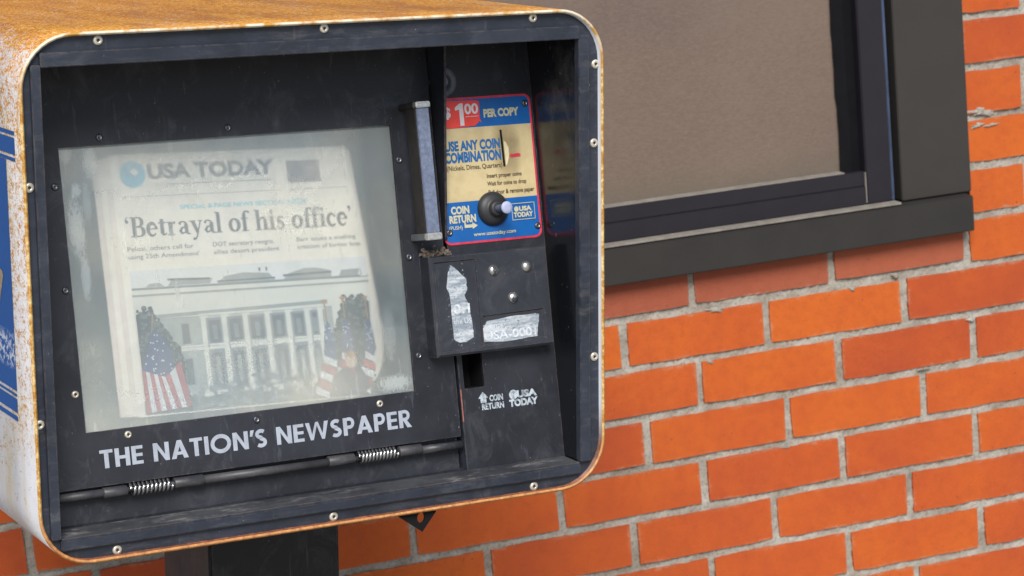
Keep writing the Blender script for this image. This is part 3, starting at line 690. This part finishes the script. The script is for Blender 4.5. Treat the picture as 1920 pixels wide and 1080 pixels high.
for i, (u, s) in enumerate(((-.1819, .3624), (-.0605, .3631), (.1073, .3223), (.1084, .2308), (.1088, .1377), (.0642, .0976), (-.0596, .0976), (-.1819, .0992), (-.2263, .1399), (-.2258, .2312), (-.2263, .3219))):
    place('screw', sc2 if i in (5, 8, 7) else sc, door, D(u, s, 0), DN, random.random() * 6)
pr = Print(D, .00002, .0003)
glyph_line(pr, GEO, "THE NATION'S NEWSPAPER", -.2098, .0946, .0722, .0885, M_ptxt, .09)
pr.build('lettering', door)
# lower plate and hinge
plate_with_holes('lower_plate', [(-.2600, .0190), (.1453, .0190), (.1453, .0600), (-.2600, .0600)], [], -.012, -.0095, M_black, root, D); part(bpy.context.scene.objects[-1]) if False else None
for o in list(root.children):
    if o.name.startswith('lower_plate'): part(o)
hg = group('hinge')
HS, HW = .0500, -.0005
tube('tube', [D(-.2600, .0510, HW), D(-.188, .0507, HW)], .0040, M_tube, hg)
tube('tube', [D(-.116, .0503, HW), D(.0065, .0497, HW)], .0040, M_tube, hg)
tube('tube', [D(.102, .0492, HW), D(.1445, .0490, HW)], .0040, M_tube, hg)
tube('hinge_pin', [D(-.195, .0508, HW), D(.11, .0492, HW)], .0022, M_tube, hg)
for a, b in ((-.2100, -.1880), (-.1440, -.1160), (.0065, .0330), (.0790, .1025)):
    tube('knuckle', [D(a, .0505, HW), D(a + .0006, .0505, HW), D(b - .0006, .0503, HW), D(b, .0503, HW)], [.0046, .0051, .0051, .0046], M_tube, hg, 18)
def spring(u0, u1, turns):
    P = []; m = turns * 16
    for i in range(m + 1):
        a = 2 * pi * i / 16; P.append(D(u0 + (u1 - u0) * i / m, .0505 + .0048 * sin(a), HW + .0048 * cos(a)))
    tube('spring', P, .0016, M_spring, hg, 6)
spring(-.1855, -.1465, 10); spring(.0370, .0765, 11)
# partition fin at the door's right edge
fx = .1462
mesh_obj('partition_fin', [(fx, .108, .2040), (fx, .0650, .2040), (fx, .0680, .012), (fx, .0735, .010), (fx + .0022, .108, .2040), (fx + .0022, .0650, .2040), (fx + .0022, .0680, .012), (fx + .0022, .0735, .010)],
         [(0, 1, 2, 3), (4, 7, 6, 5), (0, 4, 5, 1), (1, 5, 6, 2), (2, 6, 7, 3), (3, 7, 4, 0)], M_black, root, bevel=.0004).location = OFF

# coin panel on the right
pan = group('coin_panel')
plate_with_holes('panel', [(.1495, .0225), (.2550, .0225), (.2550, .4330), (.1495, .4330)], [[(.1535, .1010), (.1752, .1010), (.1752, .1335), (.1535, .1335)]], -.003, 0, M_black, pan, D)
box('panel_flange', (.1483, -.022, .0225), (.1495, .0005, .2300), M_frame, pan, Dw, bevel=.0003)
box('rusty_flange_edge', (.1485, .0005, .0700), (.1496, .0009, .1010), M_copper, pan, Dw, bevel=0)
V, F = multi([((.1500, -.030, .099), (.1535, -.003, .136)), ((.1752, -.030, .099), (.1775, -.003, .136)), ((.1500, -.033, .097), (.1775, -.030, .138)), ((.1535, -.030, .097), (.1752, -.003, .1008))], Dw)
mesh_obj('coin_return_cup', V, F, M_void, pan)
lock = lathe_mesh('lock_ring', [(.0145, 0), (.0145, .0012), (.0135, .0016), (.0085, .0016), (.0080, .0008), (.0076, -.0004), (.0030, .0006)], 30, [simple('grey_lock_washer', srgb(92, 95, 104), .5, .2, 150, .15), M_bar], [0, 0, 0, 0, 1, 1, 1])
place('lock_ring', lock, pan, D(.1605, .3930, 0), DN)
pr = Print(D, .00002, .0003)
pr.poly([(.1738, .0857), (.1738, .0870), (.1660, .0902)] if False else [(.1670, .0900), (.1722, .0962), (.1780, .0900), (.1756, .0900), (.1756, .0855), (.1694, .0855), (.1694, .0900)], M_ctxt)
pr.text('COIN', .1790, .1936, .0862, .0922, M_ctxt, .04); pr.text('RETURN', .1702, .1940, .0787, .0848, M_ctxt, .04)
pr.build('coin_return_lettering', pan)
pr = Print(D, .00002, .0003)
pr.disc(.2050, .0897, .0046, .0047, M_ctxt); pr.text('USA', .2085, .2306, .0862, .0932, M_ctxt, .06); pr.text('TODAY', .1998, .2312, .0782, .0852, M_ctxt, .06)
pr.build('globe_logo_lettering', pan)

# instruction plate
ip = group('instruction_plate')
def grid_poly(P): return P
st = Print(D, .00006, .0006)
U0, U1, S0, S1 = .1465, .2527, .2378, .3768
cr = rrect(U0, U1, S0, S1, .0075, 6)
plate_with_holes('plate', cr, [], .0001, .0006, M_red, ip, D)
bw = .0021
inn = rrect(U0 + bw, U1 - bw, S0 + bw, S1 - bw, .0058, 6)
def clip(P, lo, hi):
    out = []
    for i in range(len(P)):
        a, b = P[i], P[(i + 1) % len(P)]
        for lim, sg in ((None, 0),): pass
        out.append(a)
    def half(P, lim, keep_above):
        o = []
        for i in range(len(P)):
            a, b = P[i], P[(i + 1) % len(P)]; ia = (a[1] >= lim) == keep_above; ib = (b[1] >= lim) == keep_above
            if ia: o.append(a)
            if ia != ib: t = (lim - a[1]) / (b[1] - a[1]); o.append((a[0] + (b[0] - a[0]) * t, lim))
        return o
    return half(half(out, lo, True), hi, False)
f1 = Print(D, .0001, .0008)
f1.w = .0008; f1.poly(clip(inn, .3478, 1), M_sblue); f1.w = .0008; f1.poly(clip(inn, .2780, .3478), M_cream); f1.w = .0008; f1.poly(clip(inn, 0, .2780), M_sblue)
f1.build('printed_bands', ip)
t = Print(D, .00003, .0011)
t.text('PER COPY', .2003, .2386, .3563, .3643, M_slet, .055)
t.text('USE ANY COIN', .1560, .2152, .3262, .3358, M_tblue, .048)
t.text('COMBINATION', .1550, .2152, .3150, .3252, M_tblue, .048)
t.text('(Nickels, Dimes, Quarters)', .1560, .2155, .3080, .3125, M_tdark, .012)
t.text('Insert proper coins', .1978, .2356, .2985, .3025, M_tdark, .02)
t.text('Wait for coins to drop', .1976, .2400, .2910, .2950, M_tdark, .02)
t.text('Pull door & remove paper', .1980, .2478, .2825, .2868, M_tdark, .02)
t.poly([(.2236, .3182), (.2275, .3206), (.2275, .3194), (.2330, .3202), (.2362, .3196), (.2362, .3168), (.2275, .3168), (.2275, .3158)], M_red)
t.text('COIN', .1560, .1756, .2665, .2740, M_slet, .05); t.text('RETURN', .1535, .1820, .2580, .2655, M_slet, .05)
t.text('(PUSH)', .1525, .1668, .2520, .2556, M_slet, .015)
t.poly([(.1690, .2590), (.1706, .2576), (.1706, .2560), (.1775, .2560), (.1775, .2578), (.1832, .2545), (.1775, .2514), (.1775, .2530), (.1690, .2530)], M_slet)
t.text('www.usatoday.com', .1778, .2235, .2444, .2480, M_slet, .02)
t.disc(.2262, .2665, .0024, .0026, M_slet); t.text('USA', .2290, .2428, .2643, .2690, M_slet, .055); t.text('TODAY', .2228, .2440, .2585, .2634, M_slet, .055)
for a in ((.2210, .2462, .2716, .2722), (.2210, .2462, .2560, .2566), (.2210, .2216, .2560, .2722), (.2456, .2462, .2560, .2722)): t.rect(*a, M_slet)
t.build('lettering', ip)
box('coin_slot', (.2164, .0009, .3085), (.2182, .0018, .3435), M_void, ip, lambda u, w, s: D(u + (.326 - s) * .02, s, w), bevel=0)
mesh_obj('slot_lip_sheet', [D(u, s, .00125) for u, s in ((.2192, .3330), (.2215, .3315), (.2240, .3260), (.2238, .3180), (.2215, .3110), (.2196, .3085))], [(0, 1, 2, 3, 4, 5)], simple('worn_pale_arc', srgb(206, 196, 156), .5), ip).name = 'worn_arc'
plq = Print(D, .00006, .0014)
plq.poly([(.1466, .3745), (.1925, .3732), (.1965, .3722), (.1958, .3560), (.1972, .3518), (.1950, .3530), (.1900, .3490), (.1600, .3478), (.1466, .3486)], M_pred)
plq.text('$', .1580, .1652, .3580, .3680, M_white, .04); plq.poly([(.1745, .3500), (.1788, .3500), (.1788, .3712), (.1755, .3712), (.1700, .3675), (.1700, .3645), (.1745, .3655)], M_white)
plq.text('00', .1800, .1948, .3605, .3705, M_white, .03); plq.rect(.1805, .1945, .3580, .3584, M_white)
plq.build('price_label', ip)
for u, s in ((.2462, .3672), (.2480, .2489), (.1526, .2497)): place('screw', sc, ip, D(u, s, .0008), DN, random.random() * 6)

# coin return knob
kn = group('coin_return_knob')
km = lathe_mesh('escutcheon', [(.0164, 0), (.0166, .0012), (.0158, .0034), (.0130, .0058), (.0100, .0070), (.0082, .0074), (.0076, .0082), (.0074, .0110), (.0060, .0124), (.0036, .0122)], 36, [M_rubber])
place('escutcheon', km, kn, D(.2008, .2688, .0007), DN)
sh = lathe_mesh('shaft', [(.0034, 0), (.0034, .0180), (.0040, .0186)], 20, [M_bar]); place('shaft', sh, kn, D(.2008, .2688, .0120), DN)
kd = lathe_mesh('button', [(.0040, 0), (.0058, .0002), (.0060, .0012), (.0054, .0022), (.002, .0025)], 24, [M_knobend]); place('button', kd, kn, D(.2008, .2688, .0290), DN)

# handle
hd = group('handle')
box('bar', (.1132, .0320, .2515), (.1258, .0350, .3680), M_bar, hd, Dw, bevel=.0006)
box('bar_web', (.1125, .0120, .2515), (.1150, .0320, .3680), M_barside, hd, Dw, bevel=.0003)
M_barlow = simple('dull_grey_alloy', srgb(104, 108, 110), .5, .4, 200, .2)
def bracket(s0, s1):
    box('bracket', (.1118, .0002, s0), (.1268, .0300, s1), M_barside if s0 > .3 else M_barlow, hd, Dw, bevel=.0006)
    box('bracket_end', (.1118, .0300, s0), (.1268, .0375, s1), M_barend, hd, Dw, bevel=.0008)
bracket(.3680, .3735); bracket(.2450, .2515)

# coin lock housing
hs = group('lock_housing')
HU0, HU1, HS0, HS1, HWt = .1190, .2440, .1345, .2292, .0205
def raised_box(name, u0, u1, s0, s1, w, recs, mat, parent):
    V = [D(u0, s0, .0005), D(u1, s0, .0005), D(u1, s1, .0005), D(u0, s1, .0005)]
    e = .0022
    bm = bmesh.new()
    outer = [(u0 + e, s0 + e), (u1 - e * .4, s0 + e), (u1 - e * .4, s1 - e * .6), (u0 + e, s1 - e * .6)]
    loops = [outer] + recs; ed = []
    for L in loops:
        vv = [bm.verts.new((a, b, 0)) for a, b in L]
        ed += [bm.edges.new((vv[i], vv[(i + 1) % len(vv)])) for i in range(len(vv))]
    bmesh.ops.triangle_fill(bm, use_beauty=True, edges=ed); bm.verts.index_update()
    VV = [D(v.co.x, v.co.y, w) for v in bm.verts]; FF = [tuple(v.index for v in f.verts) for f in bm.faces]; bm.free()
    n = len(VV); VV += [D(a, b, w - e) for a, b in ((u0, s0), (u1, s0), (u1, s1), (u0, s1))] + V
    for i in range(4):
        j = (i + 1) % 4; FF.append((i, j, n + j, n + i)); FF.append((n + i, n + j, n + 4 + j, n + 4 + i))
    # recess floors and walls
    k = 4
    for L in recs:
        m = len(VV); q = len(L); VV += [D(a + (.0010 if a < sum(p[0] for p in L) / q else -.0010), b + (.0010 if b < sum(p[1] for p in L) / q else -.0010), w - .0016) for a, b in L]
        FF.append(tuple(range(m, m + q)))
        for i in range(q): j = (i + 1) % q; FF.append((k + i, k + j, m + j, m + i))
        k += q
    return mesh_obj(name, VV, FF, mat, parent)
r1 = [(.1245, .1395), (.1630, .1395), (.1675, .1405), (.1675, .2235), (.1232, .2235)]
r2 = [(.1640 + .0045, .1405), (.2362, .1415), (.2362, .1700), (.1700, .1690), (.1685, .1655)]
raised_box('housing', HU0, HU1, HS0, HS1, HWt, [r1, r2], M_house, hs)
lab = lambda P, w: [D(a + .001, b, w) for a, b in P]
def jag(P, amp, k, seed):
    r = random.Random(seed); out = []
    for i in range(len(P)):
        a, b = P[i], P[(i + 1) % len(P)]
        for j in range(k): t_ = j / k; out.append((a[0] + (b[0] - a[0]) * t_ + r.uniform(-amp, amp) * (j > 0), a[1] + (b[1] - a[1]) * t_ + r.uniform(-amp, amp) * (j > 0)))
    return out
s1p = [(.1401, .2199), (.1450, .2160), (.1554, .2054), (.1552, .1943), (.1522, .1906), (.1556, .1792), (.1577, .1613), (.1577, .1502), (.1493, .1460), (.1410, .1470), (.1367, .1499), (.1366, .1760), (.1362, .1936), (.1340, .1988), (.1364, .2112)]
s2p = [(.1661, .1445), (.1680, .1567), (.1732, .1636), (.1999, .1658), (.2259, .1660), (.2299, .1641), (.2275, .1540), (.2259, .1440), (.1916, .1425)]
WL = HWt - .0013
q1 = Print(lambda a, b, w: D(a + .001, b, w), .00006, WL); q1.poly(jag(s1p, .0005, 4, 1), M_silver)
q1.text('0.1', .1390, .1565, .1735, .1825, M_ghost, .02); q1.text('the US', .1382, .1570, .1640, .1685, M_ghost, .01); q1.build('peeling_label', hs)
q2 = Print(lambda a, b, w: D(a + .001, b, w), .00006, WL); q2.poly(jag(s2p, .0004, 4, 2), M_silver)
q2.text('USA-0001', .1690, .2250, .1455, .1535, M_ghost, .02); q2.text('INVENTORY', .1690, .1930, .1568, .1600, M_ghost, .01); q2.build('peeling_label', hs)
fl_ = Print(lambda a, b, w: D(a + .001, b, w), .0, WL); rr = random.Random(9)
for i in range(60):
    a, b = random.choice(((.1340, .155), (.1335, .172), (.158, .150), (.1655, .148), (.140, .214), (.1525, .2145), (.135, .19), (.1440, .1445)))
    a += rr.gauss(0, .0012); b += rr.gauss(0, .005); e = rr.uniform(.00015, .00045)
    if .1262 < a < .1615 or .1700 < a < .2340: fl_.w = WL + i * .000001; fl_.rect(a, a + e, b, b + e * 1.4, M_ghost)
fl_ = fl_.build('label_flakes', hs); fl_['kind'] = 'stuff'
dm = lathe_mesh('bolt_head', [(.0053, -.0005), (.0053, .0004), (.0048, .0017), (.0036, .0028), (.0020, .0034), (.0006, .0036)], 24, [M_dome])
for u, s in ((.1853, .2107), (.2209, .2111), (.2037, .1832)): place('bolt_head', dm, hs, D(u, s, HWt), DN)
# dark stripe and dark patch laid over two of the heads
def cap_patch(u, s, test, name):
    V, F = [], []; n = 24; m = 10
    prof = [(.00505, .0004), (.00465, .00175), (.00365, .00285), (.00205, .00345), (.0006, .00366)]
    for r_, h_ in prof:
        for i in range(n): a = 2 * pi * i / n; V.append((r_ * cos(a), r_ * sin(a), h_))
    for k in range(4):
        for i in range(n):
            j = (i + 1) % n; cx = sum(V[q][0] for q in (k * n + i, (k + 1) * n + j)) / 2; cy = sum(V[q][1] for q in (k * n + i, (k + 1) * n + j)) / 2
            if test(cx, cy): F.append((k * n + i, k * n + j, (k + 1) * n + j, (k + 1) * n + i))
    mm = mesh_obj(name, [D(u + x * 1.0, s + y, HWt + z + .00006) for x, y, z in V], F, M_bolt_scuff, hs, smooth=True)
cap_patch(.1853, .2107, lambda x, y: abs(x + .0002) < .0016, 'black_paint_stripe')
cap_patch(.2037, .1832, lambda x, y: y < .0004 and x > -.0028, 'black_paint_patch')
# grit lodged on top of the housing beside the door handle
V, F = [], []; r = random.Random(21)
for i in range(70):
    u = r.uniform(.1185, .1480); s = .2298 + abs(r.gauss(0, .0035)) * (1 if u < .135 else .6); w_ = r.uniform(.001, .012); e = r.uniform(.0010, .0034)
    n = len(V); c0 = Vector(D(u, s, w_))
    for k in range(8): V.append(c0 + Vector(((k & 1) - .5 + r.uniform(-.3, .3), ((k >> 1) & 1) - .5 + r.uniform(-.3, .3), ((k >> 2) & 1) - .5 + r.uniform(-.3, .3))) * e)
    F += [tuple(n + q for q in fc) for fc in ((0, 1, 3, 2), (4, 6, 7, 5), (0, 4, 5, 1), (1, 5, 7, 3), (3, 7, 6, 2), (2, 6, 4, 0))]
mesh_obj('grit', V, F, M_rubble, root, kind='stuff').location = OFF

# post, base plate and hasp
PZ0 = -HB; 
box('post', (-.0700, .150, PZ0 + .012), (.0665, .276, -SZ - .0004), M_post, root, bevel=.003).location = OFF
box('base_plate', (-.15, .06, PZ0 - .004), (.15, .36, PZ0 + .012), M_post, root, bevel=.002).location = OFF
hz = [(.0630, -.2290), (.1005, -.2290), (.1005, -.2318), (.0862, -.2492), (.0625, -.2318)]
plate_with_holes('hasp', hz, [[(x, z) for x, z in [(.0850 + .0040 * cos(2 * pi * i / 16), -.2355 + .0052 * sin(2 * pi * i / 16)) for i in range(16)]]], -.0085, -.0060, M_void, root, lambda u, s, w: (u, -w, s))
for o in root.children:
    if o.name.startswith('hasp'): o.location = OFF
# cobweb hanging from the underside onto the post
wv = [(-.0560, .1494, -.2292), (-.030, .1494, -.2292), (-.034, .1488, -.240), (-.033, .1482, -.252), (-.0385, .1482, -.262), (-.046, .1488, -.246), (-.052, .1490, -.240)]
mesh_obj('cobweb_sheet', wv, [tuple(range(7))], M_web, root).location = OFF
for o in root.children:
    if o.name.startswith('cobweb'): o.name = 'cobweb'

# ================================================================== NEWSPAPER inside the compartment
news = bpy.data.objects.new('newspaper', None); COL.objects.link(news)
news['label'] = 'folded newspaper standing behind the cloudy window of the vending box'; news['category'] = 'newspaper'
news.matrix_world = Matrix.Translation(root_loc + BR @ OFF) @ BR.to_4x4()
def PAP(a, b, h=0.0):
    u = a; s = b - .03 * (a + .16); w_ = -.0075 - .050 * (s - .105) - .045 * (u + .18)
    if a > .060: w_ -= (a - .060) ** 2 * 14
    if a < -.160: w_ -= (-.160 - a) ** 2 * 20
    if s > .325: w_ -= (s - .325) ** 2 * 5
    return D(u, s, w_ + h)
def gridmesh(name, a0, a1, b0, b1, mats, f, h, na=24, nb=24, warp=None, mat_i=None):
    V, F = [], []
    for j in range(nb + 1):
        for i in range(na + 1):
            a = a0 + (a1 - a0) * i / na; b = b0 + (b1 - b0) * j / nb
            if warp: a, b = warp(a, b, i / na, j / nb)
            V.append(f(a, b, h))
    for j in range(nb):
        for i in range(na): k = j * (na + 1) + i; F.append((k, k + 1, k + na + 2, k + na + 1))
    o = mesh_obj(name + '_sheet', V, F, mats, news, smooth=True); o.name = name; return o
def rcurl(a, b, i, j):   # right edge: belly out low down, curl back in at the very bottom
    e = .068 + .020 * max(0, 1 - abs(j - .25) / .75) ** 1.2 - (.030 * max(0, (.14 - j) / .14) ** 2)
    return (-.1675 + (e + .1675) * i, b)
gridmesh('page', 0, 1, .112, .347, M_page, PAP, 0, 40, 30, rcurl)
for k in range(1, 4):
    gridmesh('inner_page', 0, 1, .113, .346 - .001 * k, M_pageb if k % 2 else M_page, lambda a, b, h: PAP(a - (.0045 * k if a < 0 else -.002 * k), b, h), -.0011 * k, 30, 8, rcurl)
pr = Print(PAP, .00003, .0004)
pr.disc(-.1475, .3290, .0122, .0122, M_inkb); pr.build('masthead_dot', news)
pr = Print(PAP, .00003, .0004); pr.text('USA TODAY', -.1335, -.0085, .3238, .3376, M_inkd, .045); pr.build('masthead_lettering', news)
pr = Print(PAP, .00003, .0004); pr.rect(.0040, .0380, .3150, .3355, M_brown); pr.rect(.008, .022, .3200, .3300, M_inkd); pr.rect(-.159, .0640, .3085, .3089, M_inkg); pr.rect(-.130, -.012, .3186, .3191, M_inkg); pr.build('masthead_picture', news)
pr = Print(PAP, .00003, .0004); pr.text('SPECIAL 8-PAGE NEWS SECTION INSIDE', -.1060, .0210, .2955, .2995, M_inkc, .02); pr.build('kicker_lettering', news)
pr = Print(PAP, .00002, .0004); glyph_line(pr, SER, "(Betrayal of his office)", -.1610, .0660, .2725, .2905, M_inkd, .03); pr.build('headline_lettering', news)
pr = Print(PAP, .00003, .0004)
for a0, a1, l1, l2 in ((-.1605, -.0920, 'Pelosi, others call for', "using 25th Amendment'"), (-.0780, -.0125, 'DOT secretary resigns,', 'allies desert president'), (.0060, .0720, 'Barr issues a scathing', 'criticism of former boss')):
    pr.text(l1, a0, a0 + (a1 - a0) * .93, .2600, .2640, M_inkg, .005); pr.text(l2, a0, a1, .2530, .2570, M_inkg, .005)
pr.build('subhead_lettering', news)
# front-page photograph
FZ = .1125; A0, A1 = -.1610, .0772; BT = .2425
gridmesh('photo_ground', A0, A1, FZ + .001, BT, M_stone, PAP, .0003, 24, 12, lambda a, b, i, j: (A0 + (A1 - .010 * max(0, .3 - j) / .3 - A0) * i, b))
class Sliced(Print):
    def poly(s, P, mat):
        a0, a1 = min(p[0] for p in P), max(p[0] for p in P)
        if a1 - a0 < .016: return Print.poly(s, P, mat)
        def half(P, lim, above):
            o = []
            for i in range(len(P)):
                a, b = P[i], P[(i + 1) % len(P)]; ia = (a[0] >= lim) == above; ib = (b[0] >= lim) == above
                if ia: o.append(a)
                if ia != ib: t = (lim - a[0]) / (b[0] - a[0]); o.append((lim, a[1] + (b[1] - a[1]) * t))
            return o
        n = int((a1 - a0) / .010) + 1; w0 = s.w
        for k in range(n):
            Q = half(half(list(P), a0 + (a1 - a0) * k / n, True), a0 + (a1 - a0) * (k + 1) / n, False); s.w = w0
            if len(Q) > 2: Print.poly(s, Q, mat)
ph = Sliced(PAP, .000006, .00055)
ph.poly([(A0, .2262), (A1 - .001, .2240), (A1, BT), (A0, BT)], M_sky)
ph.poly([(A0, .2250), (A1, .2232), (A1, .2255), (A0, .2270)], M_roofi)
for P in (((-.148, .2270), (-.130, .2270), (-.134, .2305), (-.144, .2302)), ((-.126, .2270), (-.085, .2270), (-.082, .2318), (-.122, .2330)), ((-.078, .2265), (-.020, .2262), (-.026, .2330), (-.052, .2350), (-.070, .2325)), ((-.012, .2260), (.038, .2258), (.036, .2320), (.022, .2350), (.010, .2352), (-.006, .2312)), ((.045, .2255), (.070, .2255), (.068, .2315), (.048, .2312))):
    ph.poly(list(P), M_shadow)
for P in (((-.126, .2318), (-.085, .2305), (-.085, .2325), (-.126, .2338)), ((-.012, .2285), (.038, .2290), (.038, .2312), (-.012, .2305)), ((-.078, .2275), (-.02, .2275), (-.02, .2290), (-.078, .2290))): ph.poly(list(P), M_wini)
ph.rect(-.036, -.034, .2350, .2385, M_wini); ph.rect(-.029, -.027, .2350, .2385, M_wini)
ph.poly([(A0, .2190), (A1, .2180), (A1, .2200), (A0, .2210)], M_shadow)
ph.poly([(-.142, .1985), (.030, .2010), (.030, .2045), (-.142, .2020)], M_shadow)
ph.poly([(-.140, .1300), (.034, .1300), (.034, .1975), (-.140, .1985)], M_facade)
ph.rect(-.100, .019, .1968, .2000, M_stone); ph.rect(-.140, .034, .1972, .1982, M_shadow)
ph.rect(-.1310, -.1250, .1740, .1930, M_shadow)
for y0, y1 in ((.1740, .1920), (.1370, .1600)):
    ph.rect(-.1190, -.1090, y0 - .0015, y1 + .0015, M_shadow); ph.rect(-.1175, -.1105, y0, y1, M_wini)
cols = (-.0985, -.0780, -.0570, -.0350, -.0140, .0055, .0190)
for k in range(6):
    x0 = cols[k] + .0062; x1 = cols[k + 1] - .0008
    ph.rect(x0, x1, .1725, .1955, M_roofi); ph.rect(x0 + .0012, x1 - .0012, .1735, .1935, M_wini); ph.rect((x0 + x1) / 2 - .0022, (x0 + x1) / 2 + .0022, .1760, .1890, M_roofi)
    ph.rect(x0, x1, .1310, .1668, M_roofi); ph.rect(x0 + .0020, x1 - .0020, .1340, .1640, M_wini); ph.rect((x0 + x1) / 2 - .0020, (x0 + x1) / 2 + .0020, .1360, .1600, M_shadow)
ph.rect(-.1200, .020, .1675, .1722, M_stone); ph.rect(-.1200, .020, .1700, .1706, M_shadow)
for x0 in cols:
    ph.rect(x0, x0 + .0062, .1270, .1975, M_stone); ph.rect(x0 + .0046, x0 + .0062, .1270, .1965, M_shadow); ph.rect(x0 - .0008, x0 + .0070, .1960, .1978, M_stone)
ph.rect(A0, A1 - .004, FZ + .0015, .1250, M_bush)
rr = random.Random(4); W0 = ph.w
for i in range(150):
    ph.w = W0 + (i % 60) * .000006
    ph.disc(rr.uniform(-.125, .045), .1165 + abs(rr.gauss(0, .0075)), rr.uniform(.0015, .005), rr.uniform(.0015, .004), rr.choice((M_bush, M_bush, M_roofi, M_shadow)), 8)
def crown(a0, a1, prof, n):
    for i in range(n):
        a = rr.uniform(a0, a1); top = prof(a)
        b = .128 + (top - .128) * rr.random() ** .7; e = rr.uniform(.0006, .0021)
        ph.w = W0 + .0004 + (i % 90) * .000006
        ph.disc(a, b, e, e * rr.uniform(.7, 1.3), M_treei if rr.random() < .68 else M_tree2, 7)
ph.w = W0 + .0003
ph.poly([(A0 + .001, .128), (-.124, .128), (-.1260, .158), (-.1340, .185), (-.145, .200), (-.156, .205), (A0 + .001, .203)], M_treei)
ph.poly([(.032, .128), (A1 - .007, .128), (A1 - .003, .200), (.064, .203), (.052, .203), (.044, .198), (.038, .185)], M_treei)
crown(A0 + .002, -.119, lambda a: .209 - max(0, a + .146) * 1.65 + .002 * sin(a * 900), 800)
crown(.030, A1 - .006, lambda a: .206 - max(0, .046 - a) * 2.4 + .0022 * sin(a * 700), 800)
ph.w = W0 + .0010
# left flag
ph.stroke([(-.1645 + .004, .118), (-.156, .150), (-.1480, .180), (-.1445, .203)], .0013, M_gold)
ph.poly([(-.1455, .190), (-.1375, .182), (-.1290, .166), (-.1300, .152), (-.1370, .1430), (-.1605, .1535)], M_fblue)
for i in range(34):
    a, b = -.1440 + rr.uniform(-.012, .014), rr.uniform(.148, .185)
    if b < .190 - abs(a + .1435) * 1.9: ph.disc(a, b, .0008, .0008, M_fwh, 5)
for i in range(9):
    t0, t1 = i / 9, (i + 1) / 9
    f_ = lambda t: ((-.1605 + .0320 * t, .1535 - .0110 * t) if t < .7 else (-.1381 + (t - .7) * .05, .1458 + (t - .7) * .045))
    g_ = lambda t: (-.1605 + .0440 * t, .1150 + .003 * t)
    ph.poly([g_(t0), g_(t1), f_(t1), f_(t0)], M_fred if i % 2 == 0 else M_fwh)
# right flags
for px, top, lean in ((.0265, .205, .003), (.0455, .207, .004), (.0695, .206, .002)):
    ph.stroke([(px, top - .022), (px - .001, top)], .0016, M_gold); ph.poly([(px - .004, top - .001), (px + .003, top - .001), (px - .0005, top - .006)], M_gold)
    ph.poly([(px, top - .020), (px + .003, top - .024), (px + .0065, top - .050), (px + .002, top - .058), (px - .0065, top - .052), (px - .004, top - .030)], M_fblue)
    for i in range(16): ph.disc(px + rr.uniform(-.004, .004), top - rr.uniform(.026, .050), .0007, .0007, M_fwh, 5)
    for i in range(5):
        y0 = top - .052 - i * .0070; xo = px - .004 - i * .0028
        ph.poly([(xo - .003, y0), (xo + .010, y0 - .006), (xo + .009, y0 - .0125), (xo - .004, y0 - .0065)], M_fred if i % 2 else M_fwh)
ph.poly([(.0225, .1145), (.026, .132), (.036, .1395), (.047, .1405), (.058, .1365), (.0635, .126), (.0645, .1150)], M_suit)
ph.disc(.0465, .1465, .0062, .0076, M_face, 16); ph.disc(.0465, .1520, .0060, .0034, M_gold, 14); ph.poly([(.0440, .1395), (.0490, .1395), (.0465, .128)], M_fred)
ph.build('front_page_picture', news)

# tidy sub-object names that carried the helper suffix
for o in bpy.data.objects:
    if o.name.endswith('_sheet'): o.name = o.name[:-6]
